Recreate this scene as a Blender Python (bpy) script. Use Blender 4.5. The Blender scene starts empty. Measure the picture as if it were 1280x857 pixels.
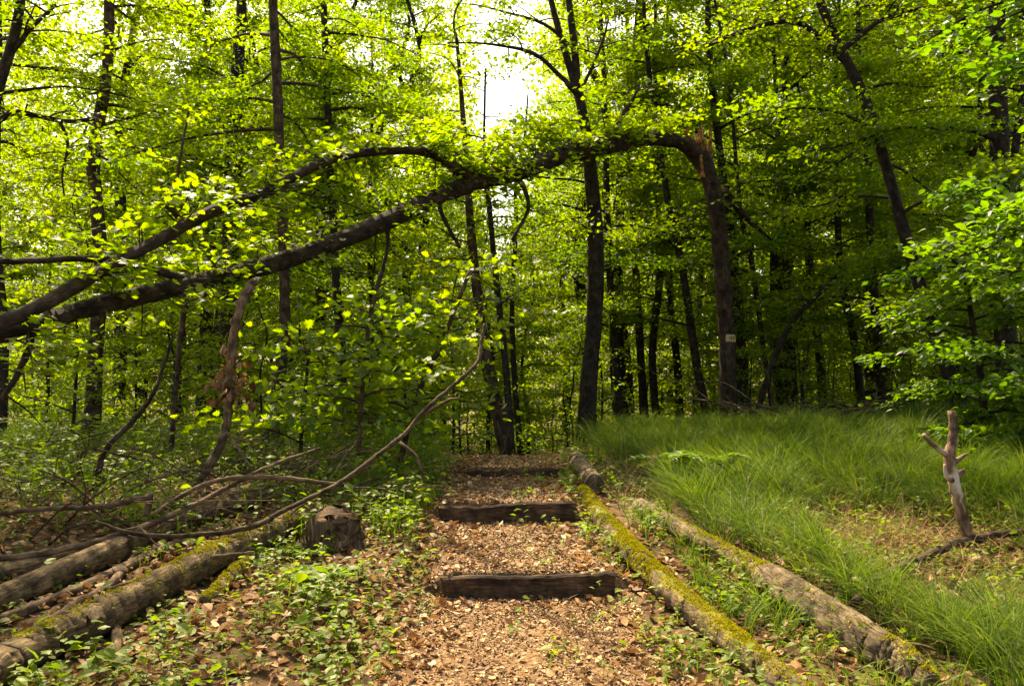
import bpy, math
import numpy as np
from mathutils import Vector

RNG = np.random.default_rng(7)
S = bpy.context.scene
COL = S.collection
PI = math.pi

# ------------------------------------------------------------------ camera model
W0, H0 = 1280.0, 857.0
F = 1108.0                       # focal length in photo pixels (60 degrees across)
PITCH = math.atan(72.0 / F)
EYE = np.array([0.0, 0.0, 1.5])
FWD = np.array([0.0, math.cos(PITCH), math.sin(PITCH)])
UPV = np.array([0.0, -math.sin(PITCH), math.cos(PITCH)])

def ray(px, py):
    return np.array([(px - W0 / 2) / F, 0, 0]) + UPV * (-(py - H0 / 2) / F) + FWD

def P(px, py, d):
    r = ray(px, py)
    return EYE + r * (d / r[1])

# ------------------------------------------------------------------ terrain
def sstep(a, b, x):
    t = np.clip((x - a) / (b - a), 0, 1)
    return t * t * (3 - 2 * t)

GY = np.array([-60, 2, 4.6, 6.2, 7.9, 10.3, 12, 15, 20, 30, 60, 250.0])
GZ = np.array([-.1, -.02, .02, .2, .48, .66, .74, .76, .25, -.4, -1.5, -2.2])

def g_of(y):
    s = 0
    for o in (-.8, -.4, 0, .4, .8):
        s = s + np.interp(y + o, GY, GZ)
    return s / 5

STEPS = (6.2, 7.9, 10.3)

def path_z(y):
    a = np.interp(y, [0, 4.0, 6.2], [-.04, 0.0, .14])
    b = np.interp(y, [6.2, 7.9], [.30, .42])
    c = np.interp(y, [7.9, 10.3], [.59, .60])
    d = np.interp(y, [10.3, 12.0, 13, 15, 18, 24], [.71, .735, .66, .42, .08, -.35])
    z = a + (b - a) * sstep(6.21, 6.24, y)
    z = z + (c - z) * sstep(7.91, 7.94, y)
    z = z + (d - z) * sstep(10.31, 10.34, y)
    return z

def path_cx(y):
    return np.interp(y, [2, 6.2, 7.9, 10.3, 12.5, 16, 24], [.1, .1, -.04, 0, -.02, -.2, -1.4])

def path_hw(y):
    return np.interp(y, [2, 4.5, 6.2, 7.9, 10.3, 12.5, 20], [.85, .75, .62, .6, .6, .8, .8])

def bumps(x, y):
    return (.035 * np.sin(1.7 * x + .6 * y + 1) * np.sin(1.3 * y - .4 * x) + .02 * np.sin(3.9 * x - 2.1 * y)
            + .012 * np.sin(7.1 * x + 2) * np.sin(6.3 * y + x)
            + .25 * np.sin(.11 * x + 1.3) * np.sin(.09 * y) * sstep(16, 40, np.abs(x) + np.abs(y - 8)))

def hgt(x, y):
    x = np.asarray(x, float); y = np.asarray(y, float)
    base = g_of(y) + bumps(x, y)
    base = base + np.clip((x - 1.2) * .05, 0, .4) * sstep(6.5, 12, y) * (1 - sstep(20, 30, y))
    base = base + np.clip((-x - 1.0) * .03, 0, .15) * (1 - sstep(14, 20, y))
    dx = np.abs(x - path_cx(y)); hw = path_hw(y)
    m = (1 - sstep(hw - .10, hw + .14 + .25 * sstep(12, 16, y), dx)) * (1 - sstep(18, 24, y))
    return base * (1 - m) + path_z(y) * m

def gp(px, py, off=0.0):
    """point where the ray through a photo pixel is `off` above the ground"""
    r = ray(px, py); r = r / r[1]
    d = np.linspace(2.5, 30, 4000)
    q = EYE[None] + r[None] * d[:, None]
    below = q[:, 2] - hgt(q[:, 0], q[:, 1]) - off
    k = np.argmax(below < 0) if (below < 0).any() else len(d) - 1
    return q[k]

# ------------------------------------------------------------------ mesh building
class Geo:
    def __init__(self):
        self.v = []; self.f = []; self.t = []; self.b = []; self.m = []; self.n = 0; self.hasb = False
    def add(self, v, f, tint=None, bark=None, mat=0):
        v = np.asarray(v, np.float32).reshape(-1, 3)
        self.v.append(v)
        for ff in (f if isinstance(f, list) else [f]):
            ff = np.asarray(ff, np.int64)
            if len(ff):
                self.f.append(ff + self.n); self.m.append(np.full(len(ff), mat))
        self.t.append(np.full(len(v), .5, np.float32) if tint is None else np.broadcast_to(np.asarray(tint, np.float32), (len(v),)))
        self.b.append(np.zeros((len(v), 3), np.float32) if bark is None else np.asarray(bark, np.float32)); self.hasb = self.hasb or bark is not None
        self.n += len(v)
        return self
    def build(self, name, mats, parent=None, origin=None, smooth=False):
        me = bpy.data.meshes.new(name)
        v = np.concatenate(self.v).copy()
        if origin is not None:
            v -= np.asarray(origin, np.float32)
        loops = np.concatenate([f.reshape(-1) for f in self.f]).astype(np.int32)
        tot = np.concatenate([np.full(len(f), f.shape[1]) for f in self.f]).astype(np.int32)
        start = np.concatenate([[0], np.cumsum(tot)[:-1]]).astype(np.int32)
        me.vertices.add(len(v)); me.vertices.foreach_set('co', v.reshape(-1))
        me.loops.add(len(loops)); me.loops.foreach_set('vertex_index', loops)
        me.polygons.add(len(tot)); me.polygons.foreach_set('loop_start', start)
        try: me.polygons.foreach_set('loop_total', tot)
        except Exception: pass
        if not isinstance(mats, (list, tuple)): mats = [mats]
        for m in mats: me.materials.append(m)
        if len(mats) > 1:
            me.polygons.foreach_set('material_index', np.concatenate(self.m).astype(np.int32))
        me.polygons.foreach_set('use_smooth', np.full(len(tot), smooth))
        a = me.attributes.new('tint', 'FLOAT', 'POINT'); a.data.foreach_set('value', np.concatenate(self.t).astype(np.float32))
        if self.hasb: a = me.attributes.new('bark', 'FLOAT_VECTOR', 'POINT'); a.data.foreach_set('vector', np.concatenate(self.b).astype(np.float32).reshape(-1))
        me.update(calc_edges=True)
        o = bpy.data.objects.new(name, me); COL.objects.link(o)
        if parent is not None: o.parent = parent
        elif origin is not None: o.location = origin
        return o

def tag(o, label=None, cat=None, group=None, kind=None):
    if label: o['label'] = label
    if cat: o['category'] = cat
    if group: o['group'] = group
    if kind: o['kind'] = kind
    return o

def thing(name, label, cat, loc, group=None):
    o = bpy.data.objects.new(name, None); COL.objects.link(o)
    o.empty_display_size = .2; o.location = loc
    return tag(o, label, cat, group)

def copy_thing(o, loc, rz, sc=1.0, label=None):
    c = o.copy(); COL.objects.link(c); c.location = loc; c.rotation_euler = (0, 0, rz); c.scale = (sc, sc, sc)
    if label: c['label'] = label
    for ch in list(o.children):
        k = ch.copy(); COL.objects.link(k); k.parent = c
    return c

def catmull(pts, r, per=5):
    pts = np.asarray(pts, float); r = np.asarray(r, float)
    if len(pts) < 3:
        t = np.linspace(0, 1, per * 2)[:, None]
        return pts[0] * (1 - t) + pts[-1] * t, np.linspace(r[0], r[-1], per * 2)
    p = np.vstack([2 * pts[0] - pts[1], pts, 2 * pts[-1] - pts[-2]])
    out = []; ro = []
    for i in range(1, len(p) - 2):
        for k in range(per):
            t = k / per
            a, b, c, d = p[i - 1], p[i], p[i + 1], p[i + 2]
            out.append(.5 * ((2 * b) + (c - a) * t + (2 * a - 5 * b + 4 * c - d) * t * t + (3 * b - a - 3 * c + d) * t ** 3))
            ro.append(r[i - 1] * (1 - t) + r[i] * t)
    out.append(pts[-1]); ro.append(r[-1])
    return np.array(out), np.array(ro)

def tube(G, pts, r, sides=10, per=5, lump=.06, rng=RNG, mat=0, cap=True, tint=.5, wobble=0.0, flare=0.0, fine=0.0):
    c, rr = catmull(pts, r, per)
    n = len(c)
    if wobble:
        w = rng.normal(0, wobble, (n, 3)); w[0] = 0
        c = c + w * rr[:, None]
    tan = np.gradient(c, axis=0); tan /= np.linalg.norm(tan, axis=1)[:, None] + 1e-9
    ref = np.array([0, 0, 1.0]) if abs(tan[0][2]) < .9 else np.array([1.0, 0, 0])
    nx = np.cross(tan[0], ref); nx /= np.linalg.norm(nx)
    th = np.arange(sides) / sides * 2 * PI
    s = np.concatenate([[0], np.cumsum(np.linalg.norm(np.diff(c, axis=0), axis=1))])
    ph = rng.uniform(0, 6.28, 6)
    off = rng.uniform(0, 50)
    fa = [(int(rng.integers(4, 15)), rng.uniform(2, 30), rng.uniform(0, 6.28)) for _ in range(9)] if fine else []
    V = np.zeros((n, sides, 3)); B = np.zeros((n, sides, 3))
    for i in range(n):
        nx = nx - tan[i] * nx.dot(tan[i]); nx /= np.linalg.norm(nx) + 1e-9
        ny = np.cross(tan[i], nx)
        k = 1 + lump * (np.sin(2 * th + ph[0] + s[i] * 1.1) * .6 + np.sin(3 * th + ph[1] - s[i] * 2.3) * .5
                        + .6 * math.sin(s[i] * 3.1 + ph[2]) + .4 * math.sin(s[i] * 7.7 + ph[3]) + .3 * np.sin(5 * th + ph[4] + s[i] * 4))
        if flare:
            k = k * (1 + flare * math.exp(-s[i] / .22) * (1 + .45 * np.sin(5 * th + ph[5])))
        if fine:
            k = k + fine * sum(np.sin(a * th + ph_ + b_ * s[i]) for a, b_, ph_ in fa) / 3 + rng.normal(0, fine * .45, sides)
        V[i] = c[i] + (np.cos(th) * rr[i] * k)[:, None] * nx + (np.sin(th) * rr[i] * k)[:, None] * ny
        B[i] = np.stack([np.cos(th) * rr[i] + off, np.sin(th) * rr[i] + off, np.full(sides, s[i])], 1)
    idx = np.arange(n * sides).reshape(n, sides)
    a = idx[:-1]; b = np.roll(idx, -1, 1)[:-1]; d = np.roll(idx, -1, 1)[1:]; e = idx[1:]
    Q = np.stack([a, b, d, e], -1).reshape(-1, 4)
    vv = V.reshape(-1, 3); bb = B.reshape(-1, 3)
    fs = [Q]
    if cap:
        vv = np.vstack([vv, c[0], c[-1]]); bb = np.vstack([bb, B[0].mean(0), B[-1].mean(0)])
        j = np.arange(sides)
        fs.append(np.stack([(j + 1) % sides, j, np.full(sides, n * sides)], 1))
        fs.append(np.stack([idx[-1], np.roll(idx[-1], -1), np.full(sides, n * sides + 1)], 1))
    G.add(vv, fs, tint, bb, mat)
    return c, rr

def nrmz(a):
    return a / (np.linalg.norm(a, axis=-1, keepdims=True) + 1e-9)

# leaf templates: base at x=0, tip at x=1
def T_kite():
    v = np.array([[0, 0, 0], [.45, .33, .04], [1, 0, -.06], [.45, -.33, .04]])
    return v, np.array([[0, 1, 2, 3]])
def T_oval():
    v = np.array([[0, 0, 0], [.28, .3, .07], [.7, .26, .03], [1.05, 0, -.14], [.7, -.26, .03], [.28, -.3, .07], [.5, 0, -.01]])
    return v, np.array([[0, 6, 2, 1], [6, 3, 2, 2], [0, 5, 4, 6], [6, 4, 3, 3]])[:, :]
def T_oval_tri():
    v = np.array([[0, 0, 0], [.22, .27, .06], [.6, .3, .04], [1.05, 0, -.16], [.6, -.3, .04], [.22, -.27, .06], [.5, 0, -.02]])
    f = np.array([[0, 6, 1], [1, 6, 2], [2, 6, 3], [3, 6, 4], [4, 6, 5], [5, 6, 0]])
    return v, f
def T_maple():
    o = [(0, 0), (-.08, .22), (.12, .2), (.02, .52), (.3, .36), (.42, .62), (.52, .3), (.68, .34), (1.0, 0)]
    up = [(x, y) for x, y in o]; dn = [(x, -y) for x, y in o[1:-1]][::-1]
    ring = up + dn
    v = [(x, y, .07 * abs(y) - .14 * max(0, x - .4) - .12 * max(0, abs(y) - .35)) for x, y in ring] + [(.32, 0, 0)]
    n = len(ring)
    f = [(n, i, (i + 1) % n) for i in range(n)]
    return np.array(v), np.array(f)
def T_dead():
    xs = np.linspace(0, 1, 4); wd = [.05, .32, .3, .04]
    v = []
    for x, w in zip(xs, wd):
        for s in (-1, 0, 1):
            v.append((x, s * w, .22 * abs(s) * (w / .32) + .25 * (x - .5) ** 2))
    f = []
    for i in range(3):
        for j in range(2):
            a = i * 3 + j
            f.append((a, a + 3, a + 4, a + 1))
    return np.array(v), np.array(f)
KITE, OVAL, MAPLE, DEAD = T_kite(), T_oval_tri(), T_maple(), T_dead()

def leaves(G, T, pos, nrm, dirv, size, tint, mat=0, jit=None):
    tv, tf = T
    N = len(pos)
    if N == 0: return
    z = nrmz(nrm); x = dirv - z * (dirv * z).sum(1, keepdims=True); x = nrmz(x); y = np.cross(z, x)
    size = np.asarray(size)[:, None, None]
    tvv = np.broadcast_to(tv[None], (N,) + tv.shape)
    if jit is not None:                                   # per leaf curl and width
        tvv = tvv.copy(); tvv[:, :, 2] *= jit[:, :1]; tvv[:, :, 1] *= jit[:, 1:2]
    v = pos[:, None] + size * (tvv[:, :, :1] * x[:, None] + tvv[:, :, 1:2] * y[:, None] + tvv[:, :, 2:] * z[:, None])
    k = len(tv)
    f = (np.arange(N) * k)[:, None, None] + tf[None]
    G.add(v.reshape(-1, 3), f.reshape(-1, tf.shape[1]), np.repeat(tint, k), None, mat)

# ------------------------------------------------------------------ materials
def mat(name):
    m = bpy.data.materials.new(name); m.use_nodes = True
    nt = m.node_tree; nt.nodes.clear()
    return m, nt, nt.nodes, nt.links

def N(nt, typ, **kw):
    n = nt.nodes.new(typ)
    for k, v in kw.items():
        if k in n.inputs.keys(): n.inputs[k].default_value = v
        else: setattr(n, k, v)
    return n

def mixc(nt, fac, a, b, blend='MIX'):
    n = nt.nodes.new('ShaderNodeMix'); n.data_type = 'RGBA'; n.blend_type = blend
    def put(i, v):
        if hasattr(v, 'is_output'): nt.links.new(v, n.inputs[i])
        elif isinstance(v, (int, float)): n.inputs[i].default_value = v
        else: n.inputs[i].default_value = tuple(v) + ((1,) if len(v) == 3 else ())
    put(0, fac); put(6, a); put(7, b)
    return n.outputs[2]

def math_n(nt, op, a, b=None, clamp=False):
    n = nt.nodes.new('ShaderNodeMath'); n.operation = op; n.use_clamp = clamp
    for i, v in enumerate((a, b)):
        if v is None: continue
        if hasattr(v, 'is_output'): nt.links.new(v, n.inputs[i])
        else: n.inputs[i].default_value = v
    return n.outputs[0]

def ramp(nt, fac, stops):
    n = nt.nodes.new('ShaderNodeValToRGB'); nt.links.new(fac, n.inputs[0])
    el = n.color_ramp.elements
    while len(el) < len(stops): el.new(.5)
    for e, (p, c) in zip(el, stops):
        e.position = p; e.color = tuple(c) + (1,)
    return n.outputs[0]

def noise(nt, vec, scale, detail=4, rough=.55, dist=0):
    n = N(nt, 'ShaderNodeTexNoise', Scale=scale, Detail=detail, Roughness=rough, Distortion=dist)
    if vec is not None: nt.links.new(vec, n.inputs['Vector'])
    return n.outputs[0]

def leaf_mat(name, refl_a, refl_b, trans_a, trans_b, tr=.5, rough=.5, spec=.35, objvar=.35):
    m, nt, nd, lk = mat(name)
    at = N(nt, 'ShaderNodeAttribute', attribute_name='tint')
    oi = N(nt, 'ShaderNodeObjectInfo')
    f = math_n(nt, 'ADD', at.outputs['Fac'], math_n(nt, 'MULTIPLY', math_n(nt, 'SUBTRACT', oi.outputs['Random'], .5), objvar), True)
    cr = mixc(nt, f, refl_a, refl_b); ct = mixc(nt, f, trans_a, trans_b)
    pb = N(nt, 'ShaderNodeBsdfPrincipled', Roughness=rough); pb.inputs['Specular IOR Level'].default_value = spec
    lk.new(cr, pb.inputs['Base Color'])
    tl = N(nt, 'ShaderNodeBsdfTranslucent'); lk.new(ct, tl.inputs['Color'])
    mx = N(nt, 'ShaderNodeMixShader'); mx.inputs[0].default_value = tr
    lk.new(pb.outputs[0], mx.inputs[1]); lk.new(tl.outputs[0], mx.inputs[2])
    o = N(nt, 'ShaderNodeOutputMaterial'); lk.new(mx.outputs[0], o.inputs[0])
    return m

def bark_mat(name, dark, light, moss=None, moss_amt=0.0, moss_col=(.17, .18, .02), bump=.5, grain=9, pale=None, rough=.85):
    m, nt, nd, lk = mat(name)
    at = N(nt, 'ShaderNodeAttribute', attribute_name='bark')
    mp = N(nt, 'ShaderNodeMapping'); mp.inputs['Scale'].default_value = (1, 1, .16)
    lk.new(at.outputs['Vector'], mp.inputs['Vector'])
    n1 = noise(nt, mp.outputs[0], 60, 6, .72, .6)
    n2 = noise(nt, at.outputs['Vector'], grain, 4, .6)
    n3 = noise(nt, at.outputs['Vector'], 2.2, 3, .6)
    c = mixc(nt, ramp(nt, n1, [(.38, (0, 0, 0)), (.62, (1, 1, 1))]), dark, light)
    c = mixc(nt, ramp(nt, n2, [(.35, (.55, .55, .55)), (.7, (1.1, 1.1, 1.1))]), (0, 0, 0), c)
    c2 = mixc(nt, 1.0, c, ramp(nt, n2, [(.32, (.38, .36, .33)), (.68, (1.3, 1.3, 1.3))]), 'MULTIPLY')
    if pale is not None:
        c2 = mixc(nt, ramp(nt, n3, [(.52, (0, 0, 0)), (.6, (1, 1, 1))]), c2, pale)
    hgt_ = n1
    if moss_amt:
        ge = N(nt, 'ShaderNodeNewGeometry')
        sx = N(nt, 'ShaderNodeSeparateXYZ'); lk.new(ge.outputs['Normal'], sx.inputs[0])
        nm = noise(nt, at.outputs['Vector'], 3.0, 5, .65)
        k = math_n(nt, 'ADD', math_n(nt, 'MULTIPLY', sx.outputs['Z'], .55), math_n(nt, 'MULTIPLY', nm, 1.5))
        f = ramp(nt, math_n(nt, 'ADD', k, moss_amt - 1.5), [(.35, (0, 0, 0)), (.55, (1, 1, 1))])
        nf = noise(nt, at.outputs['Vector'], 60, 4, .7)
        mc = mixc(nt, nf, tuple(v * .45 for v in moss_col), tuple(v * 1.5 for v in moss_col))
        c2 = mixc(nt, f, c2, mc)
        hgt_ = math_n(nt, 'ADD', n1, math_n(nt, 'MULTIPLY', nf, math_n(nt, 'MULTIPLY', f, 1.2)))
    pb = N(nt, 'ShaderNodeBsdfPrincipled', Roughness=rough); pb.inputs['Specular IOR Level'].default_value = .2
    lk.new(c2, pb.inputs['Base Color'])
    bp = N(nt, 'ShaderNodeBump', Strength=min(1, bump * 1.3), Distance=.03); lk.new(hgt_, bp.inputs['Height']); lk.new(bp.outputs[0], pb.inputs['Normal'])
    o = N(nt, 'ShaderNodeOutputMaterial'); lk.new(pb.outputs[0], o.inputs[0])
    return m

def tint_mat(name, stops, rough=.8, tr=0.0, spec=.2):
    m, nt, nd, lk = mat(name)
    at = N(nt, 'ShaderNodeAttribute', attribute_name='tint')
    ge = N(nt, 'ShaderNodeNewGeometry')
    c = ramp(nt, at.outputs['Fac'], stops)
    nn = noise(nt, ge.outputs['Position'], 70, 3, .6)
    c = mixc(nt, 1.0, c, ramp(nt, nn, [(.3, (.65, .6, .55)), (.7, (1.15, 1.15, 1.15))]), 'MULTIPLY')
    pb = N(nt, 'ShaderNodeBsdfPrincipled', Roughness=rough); pb.inputs['Specular IOR Level'].default_value = spec
    lk.new(c, pb.inputs['Base Color'])
    o = N(nt, 'ShaderNodeOutputMaterial')
    if tr:
        tl = N(nt, 'ShaderNodeBsdfTranslucent'); lk.new(c, tl.inputs['Color'])
        mx = N(nt, 'ShaderNodeMixShader'); mx.inputs[0].default_value = tr
        lk.new(pb.outputs[0], mx.inputs[1]); lk.new(tl.outputs[0], mx.inputs[2]); lk.new(mx.outputs[0], o.inputs[0])
    else:
        lk.new(pb.outputs[0], o.inputs[0])
    return m

def ground_mat(name, stops, scale, bump=.6):
    m, nt, nd, lk = mat(name)
    ge = N(nt, 'ShaderNodeNewGeometry')
    a = noise(nt, ge.outputs['Position'], scale, 6, .7)
    b = noise(nt, ge.outputs['Position'], .9, 3, .6)
    vo = N(nt, 'ShaderNodeTexVoronoi', Scale=scale * 2.2); lk.new(ge.outputs['Position'], vo.inputs['Vector'])
    f = math_n(nt, 'ADD', math_n(nt, 'MULTIPLY', a, .6), math_n(nt, 'MULTIPLY', vo.outputs['Color'], .35))
    f = math_n(nt, 'ADD', f, math_n(nt, 'MULTIPLY', math_n(nt, 'SUBTRACT', b, .5), .4))
    c = ramp(nt, f, stops)
    pb = N(nt, 'ShaderNodeBsdfPrincipled', Roughness=.95); pb.inputs['Specular IOR Level'].default_value = .1
    lk.new(c, pb.inputs['Base Color'])
    bp = N(nt, 'ShaderNodeBump', Strength=bump, Distance=.03); lk.new(f, bp.inputs['Height']); lk.new(bp.outputs[0], pb.inputs['Normal'])
    o = N(nt, 'ShaderNodeOutputMaterial'); lk.new(pb.outputs[0], o.inputs[0])
    return m

M_MAPLE = leaf_mat('maple_leaf', (.055, .11, .012), (.10, .16, .015), (.20, .37, .008), (.42, .52, .010), tr=.57)
M_TREE = leaf_mat('tree_leaf', (.04, .09, .010), (.08, .13, .012), (.18, .34, .008), (.39, .50, .009), tr=.57)
M_FAR = leaf_mat('far_leaf', (.05, .10, .010), (.10, .15, .012), (.20, .35, .008), (.43, .52, .010), tr=.57)
M_LIME = leaf_mat('lime_leaf', (.06, .12, .012), (.10, .17, .015), (.12, .30, .010), (.25, .42, .012), tr=.5, rough=.45, spec=.4)
M_COVER = leaf_mat('ground_plant', (.06, .11, .012), (.16, .2, .018), (.16, .32, .012), (.36, .46, .016), tr=.4, spec=.2)
M_GRASS = leaf_mat('grass_blade', (.032, .082, .008), (.14, .20, .03), (.09, .19, .008), (.30, .38, .03), tr=.36, rough=.55, spec=.25)
M_GRASS_DK = leaf_mat('shade_tinted_grass_blade', (.03, .08, .010), (.08, .14, .018), (.09, .2, .012), (.22, .3, .02), tr=.4, rough=.55, spec=.25)  # darker copy of the grass colours, shade of the left side put in
M_MOSS = leaf_mat('moss_shoot', (.13, .13, .010), (.40, .34, .02), (.2, .2, .008), (.5, .42, .015), tr=.3, rough=.8, spec=.1)
M_FERN = leaf_mat('fern_leaf', (.05, .12, .012), (.09, .17, .015), (.2, .38, .015), (.3, .45, .018), tr=.45)
M_BARK = bark_mat('bark_brown', (.035, .022, .012), (.13, .085, .05))
M_BARK_DK = bark_mat('bark_dark', (.014, .010, .007), (.06, .043, .028))
M_BARK_ARCH = bark_mat('bark_arch', (.022, .013, .008), (.085, .054, .032), moss_amt=.12, moss_col=(.07, .06, .015), grain=7, bump=.7)
M_LOG_MOSS = bark_mat('log_mossy', (.07, .045, .025), (.26, .18, .10), moss_amt=.68, moss_col=(.24, .21, .014), bump=.8)
M_LOG_LEFT = bark_mat('log_left', (.08, .05, .024), (.32, .22, .105), moss_amt=.26, moss_col=(.13, .12, .014), bump=.8)
M_LOG_WOOD = bark_mat('log_bare', (.10, .065, .035), (.33, .24, .14), moss_amt=.22, moss_col=(.2, .17, .016), bump=.7)
M_SNAG = bark_mat('snag_wood', (.13, .07, .04), (.42, .29, .19), pale=(.62, .52, .42), bump=.6, grain=6)
M_STICK = bark_mat('stick_brown', (.09, .055, .03), (.25, .165, .095))
M_STICK_MID = bark_mat('stick_weathered', (.05, .032, .018), (.19, .125, .07), bump=.8)
M_STICK_DK = bark_mat('stick_dark', (.035, .022, .014), (.10, .065, .04))
M_SPLINT = bark_mat('split_wood', (.20, .085, .02), (.55, .27, .08), bump=.9, grain=14)
M_PLANK = bark_mat('plank_wood', (.045, .026, .014), (.16, .095, .05), bump=.8, grain=6)
M_STUMP = bark_mat('stump_bark', (.045, .026, .014), (.21, .13, .065), moss_amt=.15, moss_col=(.12, .11, .015), bump=.9)
M_DEAD = tint_mat('dead_leaf', [(0, (.11, .05, .02)), (.35, (.30, .15, .055)), (.7, (.50, .30, .13)), (1, (.70, .53, .31))], tr=.22, rough=.6, spec=.3)
M_CHIP = tint_mat('path_chip', [(0, (.08, .04, .018)), (.4, (.25, .137, .062)), (.75, (.43, .28, .137)), (1, (.66, .50, .31))], rough=.7)
M_DRY = tint_mat('dry_grass', [(0, (.25, .15, .06)), (1, (.50, .36, .17))], tr=.25)
M_GROUND = ground_mat('forest_floor', [(.2, (.035, .022, .012)), (.5, (.10, .062, .03)), (.8, (.20, .125, .06))], 14)
M_PATH = ground_mat('path_litter', [(.2, (.07, .038, .019)), (.5, (.18, .105, .052)), (.8, (.34, .22, .115))], 26)

def flat_mat(name, col, rough=.7):
    m, nt, nd, lk = mat(name)
    ge = N(nt, 'ShaderNodeNewGeometry')
    c = mixc(nt, ramp(nt, noise(nt, ge.outputs['Position'], 60, 4, .7), [(.35, (0, 0, 0)), (.65, (1, 1, 1))]), tuple(v * .6 for v in col), col)
    pb = N(nt, 'ShaderNodeBsdfPrincipled', Roughness=rough); lk.new(c, pb.inputs['Base Color'])
    o = N(nt, 'ShaderNodeOutputMaterial'); lk.new(pb.outputs[0], o.inputs[0])
    return m
M_WHITE = flat_mat('mark_white', (.42, .36, .2)); M_YELLOW = flat_mat('mark_yellow', (.40, .24, .04))

# ------------------------------------------------------------------ ground and path
def grid_mesh(xs, ys, zf):
    X, Y = np.meshgrid(xs, ys)
    v = np.stack([X, Y, zf(X, Y)], -1).reshape(-1, 3)
    nx = len(xs); ny = len(ys)
    i = np.arange(nx * ny).reshape(ny, nx)
    f = np.stack([i[:-1, :-1], i[:-1, 1:], i[1:, 1:], i[1:, :-1]], -1).reshape(-1, 4)
    return v, f
def spaced(core0, core1, step, lo, hi):
    a = list(np.arange(core0, core1 + 1e-6, step)); s = step; x = core1
    while x < hi: s *= 1.18; x += s; a.append(x)
    s = step; x = core0; b = []
    while x > lo: s *= 1.18; x -= s; b.append(x)
    return np.array(sorted(b + a))
xs = spaced(-6.5, 8, .09, -220, 220)
ys = spaced(3, 16, .09, -120, 300)
ys = np.array(sorted(set(np.round(list(ys) + [s + o for s in STEPS for o in (.0, .015, .03, .045)], 4))))
g = Geo(); v, f = grid_mesh(xs, ys, lambda X, Y: hgt(X, Y)); g.add(v, f)
tag(g.build('ground', M_GROUND, smooth=True), kind='structure')

g = Geo()
yl = np.array(sorted(set(np.round(list(np.arange(1.5, 15, .05)) + [s + o for s in STEPS for o in (.0, .015, .03, .045)], 4))))
ul = np.linspace(-1, 1, 41)
Y, U = np.meshgrid(yl, ul, indexing='ij')
hw = path_hw(Y) + .05 + .07 * np.sin(Y * 3.1 + np.sign(U) * 2) + .05 * np.sin(Y * 7.3 - np.sign(U))
X = path_cx(Y) + U * hw
Z = hgt(X, Y) + .008 + .012 * np.sin(X * 9 + Y * 4) * np.sin(Y * 8 - X * 5) * (1 - np.abs(U)) - .02 * (np.abs(U) > .97)
i = np.arange(Y.size).reshape(Y.shape)
g.add(np.stack([X, Y, Z], -1).reshape(-1, 3), np.stack([i[:-1, :-1], i[:-1, 1:], i[1:, 1:], i[1:, :-1]], -1).reshape(-1, 4))
tag(g.build('path', M_PATH, smooth=True), kind='structure')

# ------------------------------------------------------------------ steps
def plank(label, xl, xr, y, z0l, z1l, z0r, z1r, th=.085):
    rng = np.random.default_rng(int(y * 10))
    n = 22
    t = np.linspace(0, 1, n)
    x = xl + (xr - xl) * t
    top = z1l + (z1r - z1l) * t + rng.normal(0, .004, n) + .006 * np.sin(t * 9 + y)
    bot = z0l + (z0r - z0l) * t - .09
    fy = y - .045 + rng.normal(0, .003, n); by = fy + th
    b = .014
    prof = []
    for k in range(n):
        prof.append([(x[k], fy[k], bot[k]), (x[k], fy[k] - .004, (bot[k] + top[k]) / 2), (x[k], fy[k], top[k] - b), (x[k], fy[k] + b, top[k]),
                     (x[k], by[k] - b, top[k] - .002), (x[k], by[k], top[k] - b), (x[k], by[k], bot[k])])
    V = np.array(prof); m = 7
    V[0, :, 0] += rng.normal(0, .01, m); V[-1, :, 0] += rng.normal(0, .01, m)
    i = np.arange(n * m).reshape(n, m)
    q = np.stack([i[:-1], np.roll(i, -1, 1)[:-1], np.roll(i, -1, 1)[1:], i[1:]], -1).reshape(-1, 4)
    Vf = V.reshape(-1, 3)
    g = Geo(); o = np.array([(xl + xr) / 2, y, z0l])
    bark = np.stack([Vf[:, 2] + y * 3, Vf[:, 1], Vf[:, 0]], 1)
    g.add(Vf, [q, i[0][None, ::-1], i[-1][None]], bark=bark)
    return tag(g.build('wooden_step', M_PLANK, origin=o), label, 'step', 'wooden steps of the path')
plank('lowest wooden step, a wide dark board across the leafy path', -.475, .70, 6.2, .14, .295, .15, .315)
plank('middle wooden step, dark board between the two other steps', -.635, .55, 7.9, .42, .565, .44, .62)
plank('highest wooden step, half buried board at the top of the path', -.66, .62, 10.3, .60, .70, .60, .72)

# ------------------------------------------------------------------ logs and sticks from photo points
def lay(pts, offs=None):
    """pts: (px, py, width_px[, depth]); without depth the piece lies on the ground"""
    out = []; rad = []
    for p in pts:
        px, py, w = p[:3]
        if len(p) > 3: q = P(px, py, p[3])
        else:
            q = gp(px, py, 0); r = w / 2 / F * q[1]
            q = gp(px, py, r * (1.0 if w > 15 else .8))
        out.append(q); rad.append(w / 2 / F * q[1])
    return np.array(out), np.array(rad)

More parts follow.
